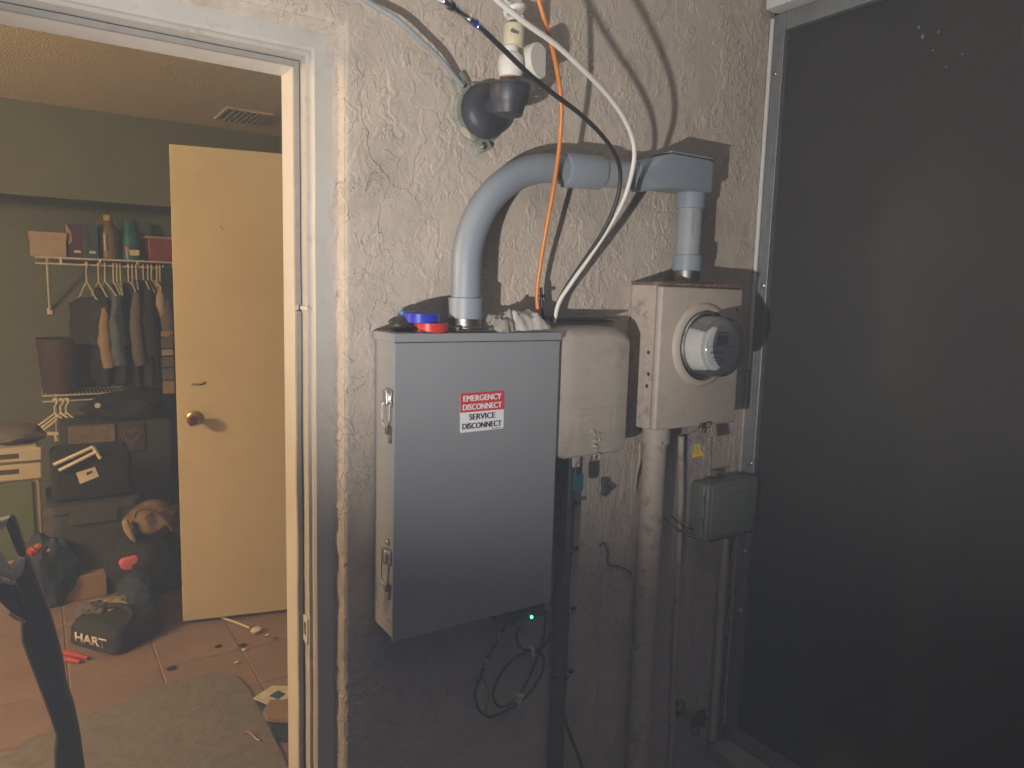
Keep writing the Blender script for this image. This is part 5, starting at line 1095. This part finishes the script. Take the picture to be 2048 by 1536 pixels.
# cord, litter, rug, papers
cp = thing('white_plug', 'white electric plug and cord lying under the cream door', 'plug', PZ(512, 1259, 0))
bm = BM(); tube(bm, spline([PZ(440, 1234, .008), PZ(470, 1244, .008), PZ(500, 1256, .010)], 6), .0045, 8); obj('cord', bm, 'wire', cp, True)
p = PZ(513, 1260, .014); bm = BM(); blob(bm, p, .026, .020, .014, .1, 2, 1, 3); obj('plug_head', bm, 'wire', cp, True)
for k, (u, v, r, m, lab) in enumerate(((343, 1337, .012, 'blackp', 'black scrap on the tiles behind the rug'), (436, 1293, .009, 'blackp', 'black crumb on the tiles below the cream door'), (485, 1291, .011, 'blackp', 'black crumb next to the white crumb on the tiles'), (489, 1300, .008, 'wire', 'white crumb on the tiles below the plug'), (535, 1271, .007, 'wire', 'white crumb right of the plug on the tiles'), (551, 1277, .008, 'leather', 'brown scrap on the tiles by the door jamb'), (473, 1326, .006, 'wire', 'tiny white crumb above the rug corner'))):
    p = PZ(u, v, .003); bm = BM(); blob(bm, (p.x, p.y, .005), r*1.5, r, .005, .3, 4, k, 2, flat=.0008); tag(obj('floor_scrap', bm, m, smooth=True), lab, 'scrap', 'litter on the tiles')
rg = [PZ(u, v, .001) for u, v in ((-60, 1560), (60, 1480), (160, 1440), (250, 1404), (330, 1370), (390, 1354), (435, 1348), (462, 1351), (482, 1362), (500, 1385), (530, 1440), (562, 1506), (585, 1560))]
rg += [Vector((rg[-1].x+.02, .30, .001)), Vector((rg[0].x, .30, .001))]
rg = [Vector((p.x, max(p.y, .30), .001)) for p in rg]
bm = BM(); prism(bm, rg, (0, 0, .009), .002); tag(obj('rug', bm, 'rug'), 'grey brown floor mat with a rounded corner inside the doorway', 'rug')
pts = [PZ(u, v, .016) for u, v in ((487, 1466), (496, 1464), (504, 1468), (511, 1476), (520, 1481))]
bm = BM(); tube(bm, spline(pts, 5), .0028, 7); tag(obj('string_scrap', bm, 'pinkprint', smooth=True), 'pale curl of string on the floor mat', 'string')
bm = BM(); prism(bm, [PZ(u, v, .030) for u, v in ((506, 1398), (545, 1373), (580, 1374), (585, 1396), (538, 1411))], (0, 0, .004)); t = thing('magazine', 'printed leaflet lying by the door jamb', 'leaflet', PZ(545, 1392, .03)); obj('pages', bm, 'paper', t)
bm = BM(); prism(bm, [PZ(u, v, .0345) for u, v in ((538, 1392), (556, 1381), (572, 1388), (556, 1399))], (0, 0, .0005)); obj('picture', bm, 'boxteal', t)
bm = BM(); prism(bm, [PZ(u, v, .002) for u, v in ((512, 1404), (585, 1398), (600, 1490), (548, 1482))], (0, 0, .022), .003); tag(obj('dark_case', bm, 'bluebag'), 'flat dark case under the leaflet by the door jamb', 'case')
bm = BM(); prism(bm, [PZ(u, v, .0262) for u, v in ((526, 1430), (541, 1408), (590, 1408), (595, 1448), (534, 1444))], (0, 0, .018), .002); tag(obj('kraft_carton', bm, 'kraft'), 'small kraft carton on the dark case by the door jamb', 'carton')

# ================================================================== BLACK STAND AT THE LEFT EDGE
YP = .42
t = thing('black_stand', 'black slanted plastic stand with silver trimmed bracket at the left edge', 'stand', PY(128, 1560, YP))
t.location.z = 0; bpy.context.view_layer.update(); t['_w'] = tuple(t.location)
ez = lambda L, y=YP: [PY(a*.349, 1000+b*.349, y) for a, b in L]
bm = BM(); prism(bm, ez([(75, 480), (150, 330), (185, 380), (240, 520), (290, 660), (330, 800), (365, 930), (385, 1070), (430, 1200), (465, 1370), (490, 1560), (540, 1900), (420, 1900), (310, 1540), (310, 1450), (322, 1365), (260, 1190), (200, 1030), (150, 900), (120, 820), (115, 720), (130, 640)]), (0, .05, 0), .008, 3); obj('post', bm, 'postplastic', t, True)
bm = BM(); a = PY(470*.349, 1660, YP); prism(bm, [(a.x-.09, YP-.06, .001), (a.x+.10, YP-.06, .001), (a.x+.10, YP+.12, .001), (a.x-.09, YP+.12, .001)], (0, 0, .03), .008); obj('foot', bm, 'postplastic', t)
bm = BM(); prism(bm, ez([(-60, 180), (20, 115), (60, 98), (90, 110), (150, 290), (160, 360), (150, 440), (110, 460), (75, 478), (20, 455), (-60, 425)][:0]+[(55, 98), (90, 112), (150, 290), (150, 330), (105, 330), (75, 265), (48, 190), (30, 150)]), (0, .035, 0), .005, 2); obj('bracket_arm', bm, 'postplastic', t, True)
bm = BM(); prism(bm, ez([(-80, 130), (30, 110), (58, 98), (35, 150), (10, 170), (-80, 220)]), (0, .03, 0), .005, 2); obj('bracket_top', bm, 'pvc2', t, True)
bm = BM(); prism(bm, ez([(-80, 330), (-10, 300), (55, 400), (100, 350), (145, 330), (148, 400), (130, 440), (75, 470), (0, 440), (-80, 410)]), (0, .035, 0), .005, 2); obj('bracket_plate', bm, 'pvc2', t, True)
bm = BM(); tube(bm, ez([(-40, 425), (0, 447), (40, 468), (78, 478)], YP-.004), .0035, 8); obj('silver_trim', bm, 'zinc', t, True)
bm = BM(); tube(bm, ez([(50, 652), (90, 678), (145, 700)], YP-.004), .0035, 8); obj('silver_trim', bm, 'zinc', t, True)
bm = BM(); prism(bm, ez([(-60, 480), (78, 482), (100, 560), (125, 640), (150, 700), (60, 650), (10, 600), (-60, 520)]), (0, .03, 0), .005, 2); obj('bracket_lower', bm, 'postplastic', t, True)

# ================================================================== THE WORK LIGHT (left of the camera)
wl = thing('work_light', 'black work light on a stand left of the camera', 'work light', (WORK.x-.02, WORK.y-.02, 0))
wd_ = Vector((math.sin(_az)*math.cos(_el), math.cos(_az)*math.cos(_el), math.sin(_el)))
bm = BM(); lathe(bm, [(0, -.12), (.045, -.11), (.05, -.03), (.06, -.012), (.055, -.012), (.04, -.03), (0, -.032)], WORK, wd_, 24); obj('head', bm, 'blackp', wl, True)
hb_ = WORK-wd_*.09
bm = BM(); tube(bm, [hb_, Vector((hb_.x, hb_.y, .35))], .012, 10); obj('pole', bm, 'blackp', wl, True)
for k in range(3):
    a = rad(200+120*k); bm = BM(); tube(bm, [Vector((hb_.x, hb_.y, .42)), Vector((hb_.x+.3*math.cos(a), hb_.y+.3*math.sin(a), .006))], .008, 8); obj('leg', bm, 'blackp', wl, True)

# ================================================================== HAZE (thin air volume added for the milky lens-glare veil)
hm = bpy.data.materials.new('haze_veil'); hm.use_nodes = True; t_ = hm.node_tree; t_.nodes.remove(t_.nodes['Principled BSDF'])
pv = t_.nodes.new('ShaderNodeVolumePrincipled'); pv.inputs['Color'].default_value = (.78, .86, 1, 1); pv.inputs['Density'].default_value = .024
t_.links.new(pv.outputs[0], t_.nodes['Material Output'].inputs['Volume'])
bm = BM(); box(bm, (-8.6, -9.6, -1.2), (6.6, 4.8, 3.45)); obj('haze', bm, hm, kind='stuff')
for o in bpy.data.objects:
    if '_w' in o: del o['_w']
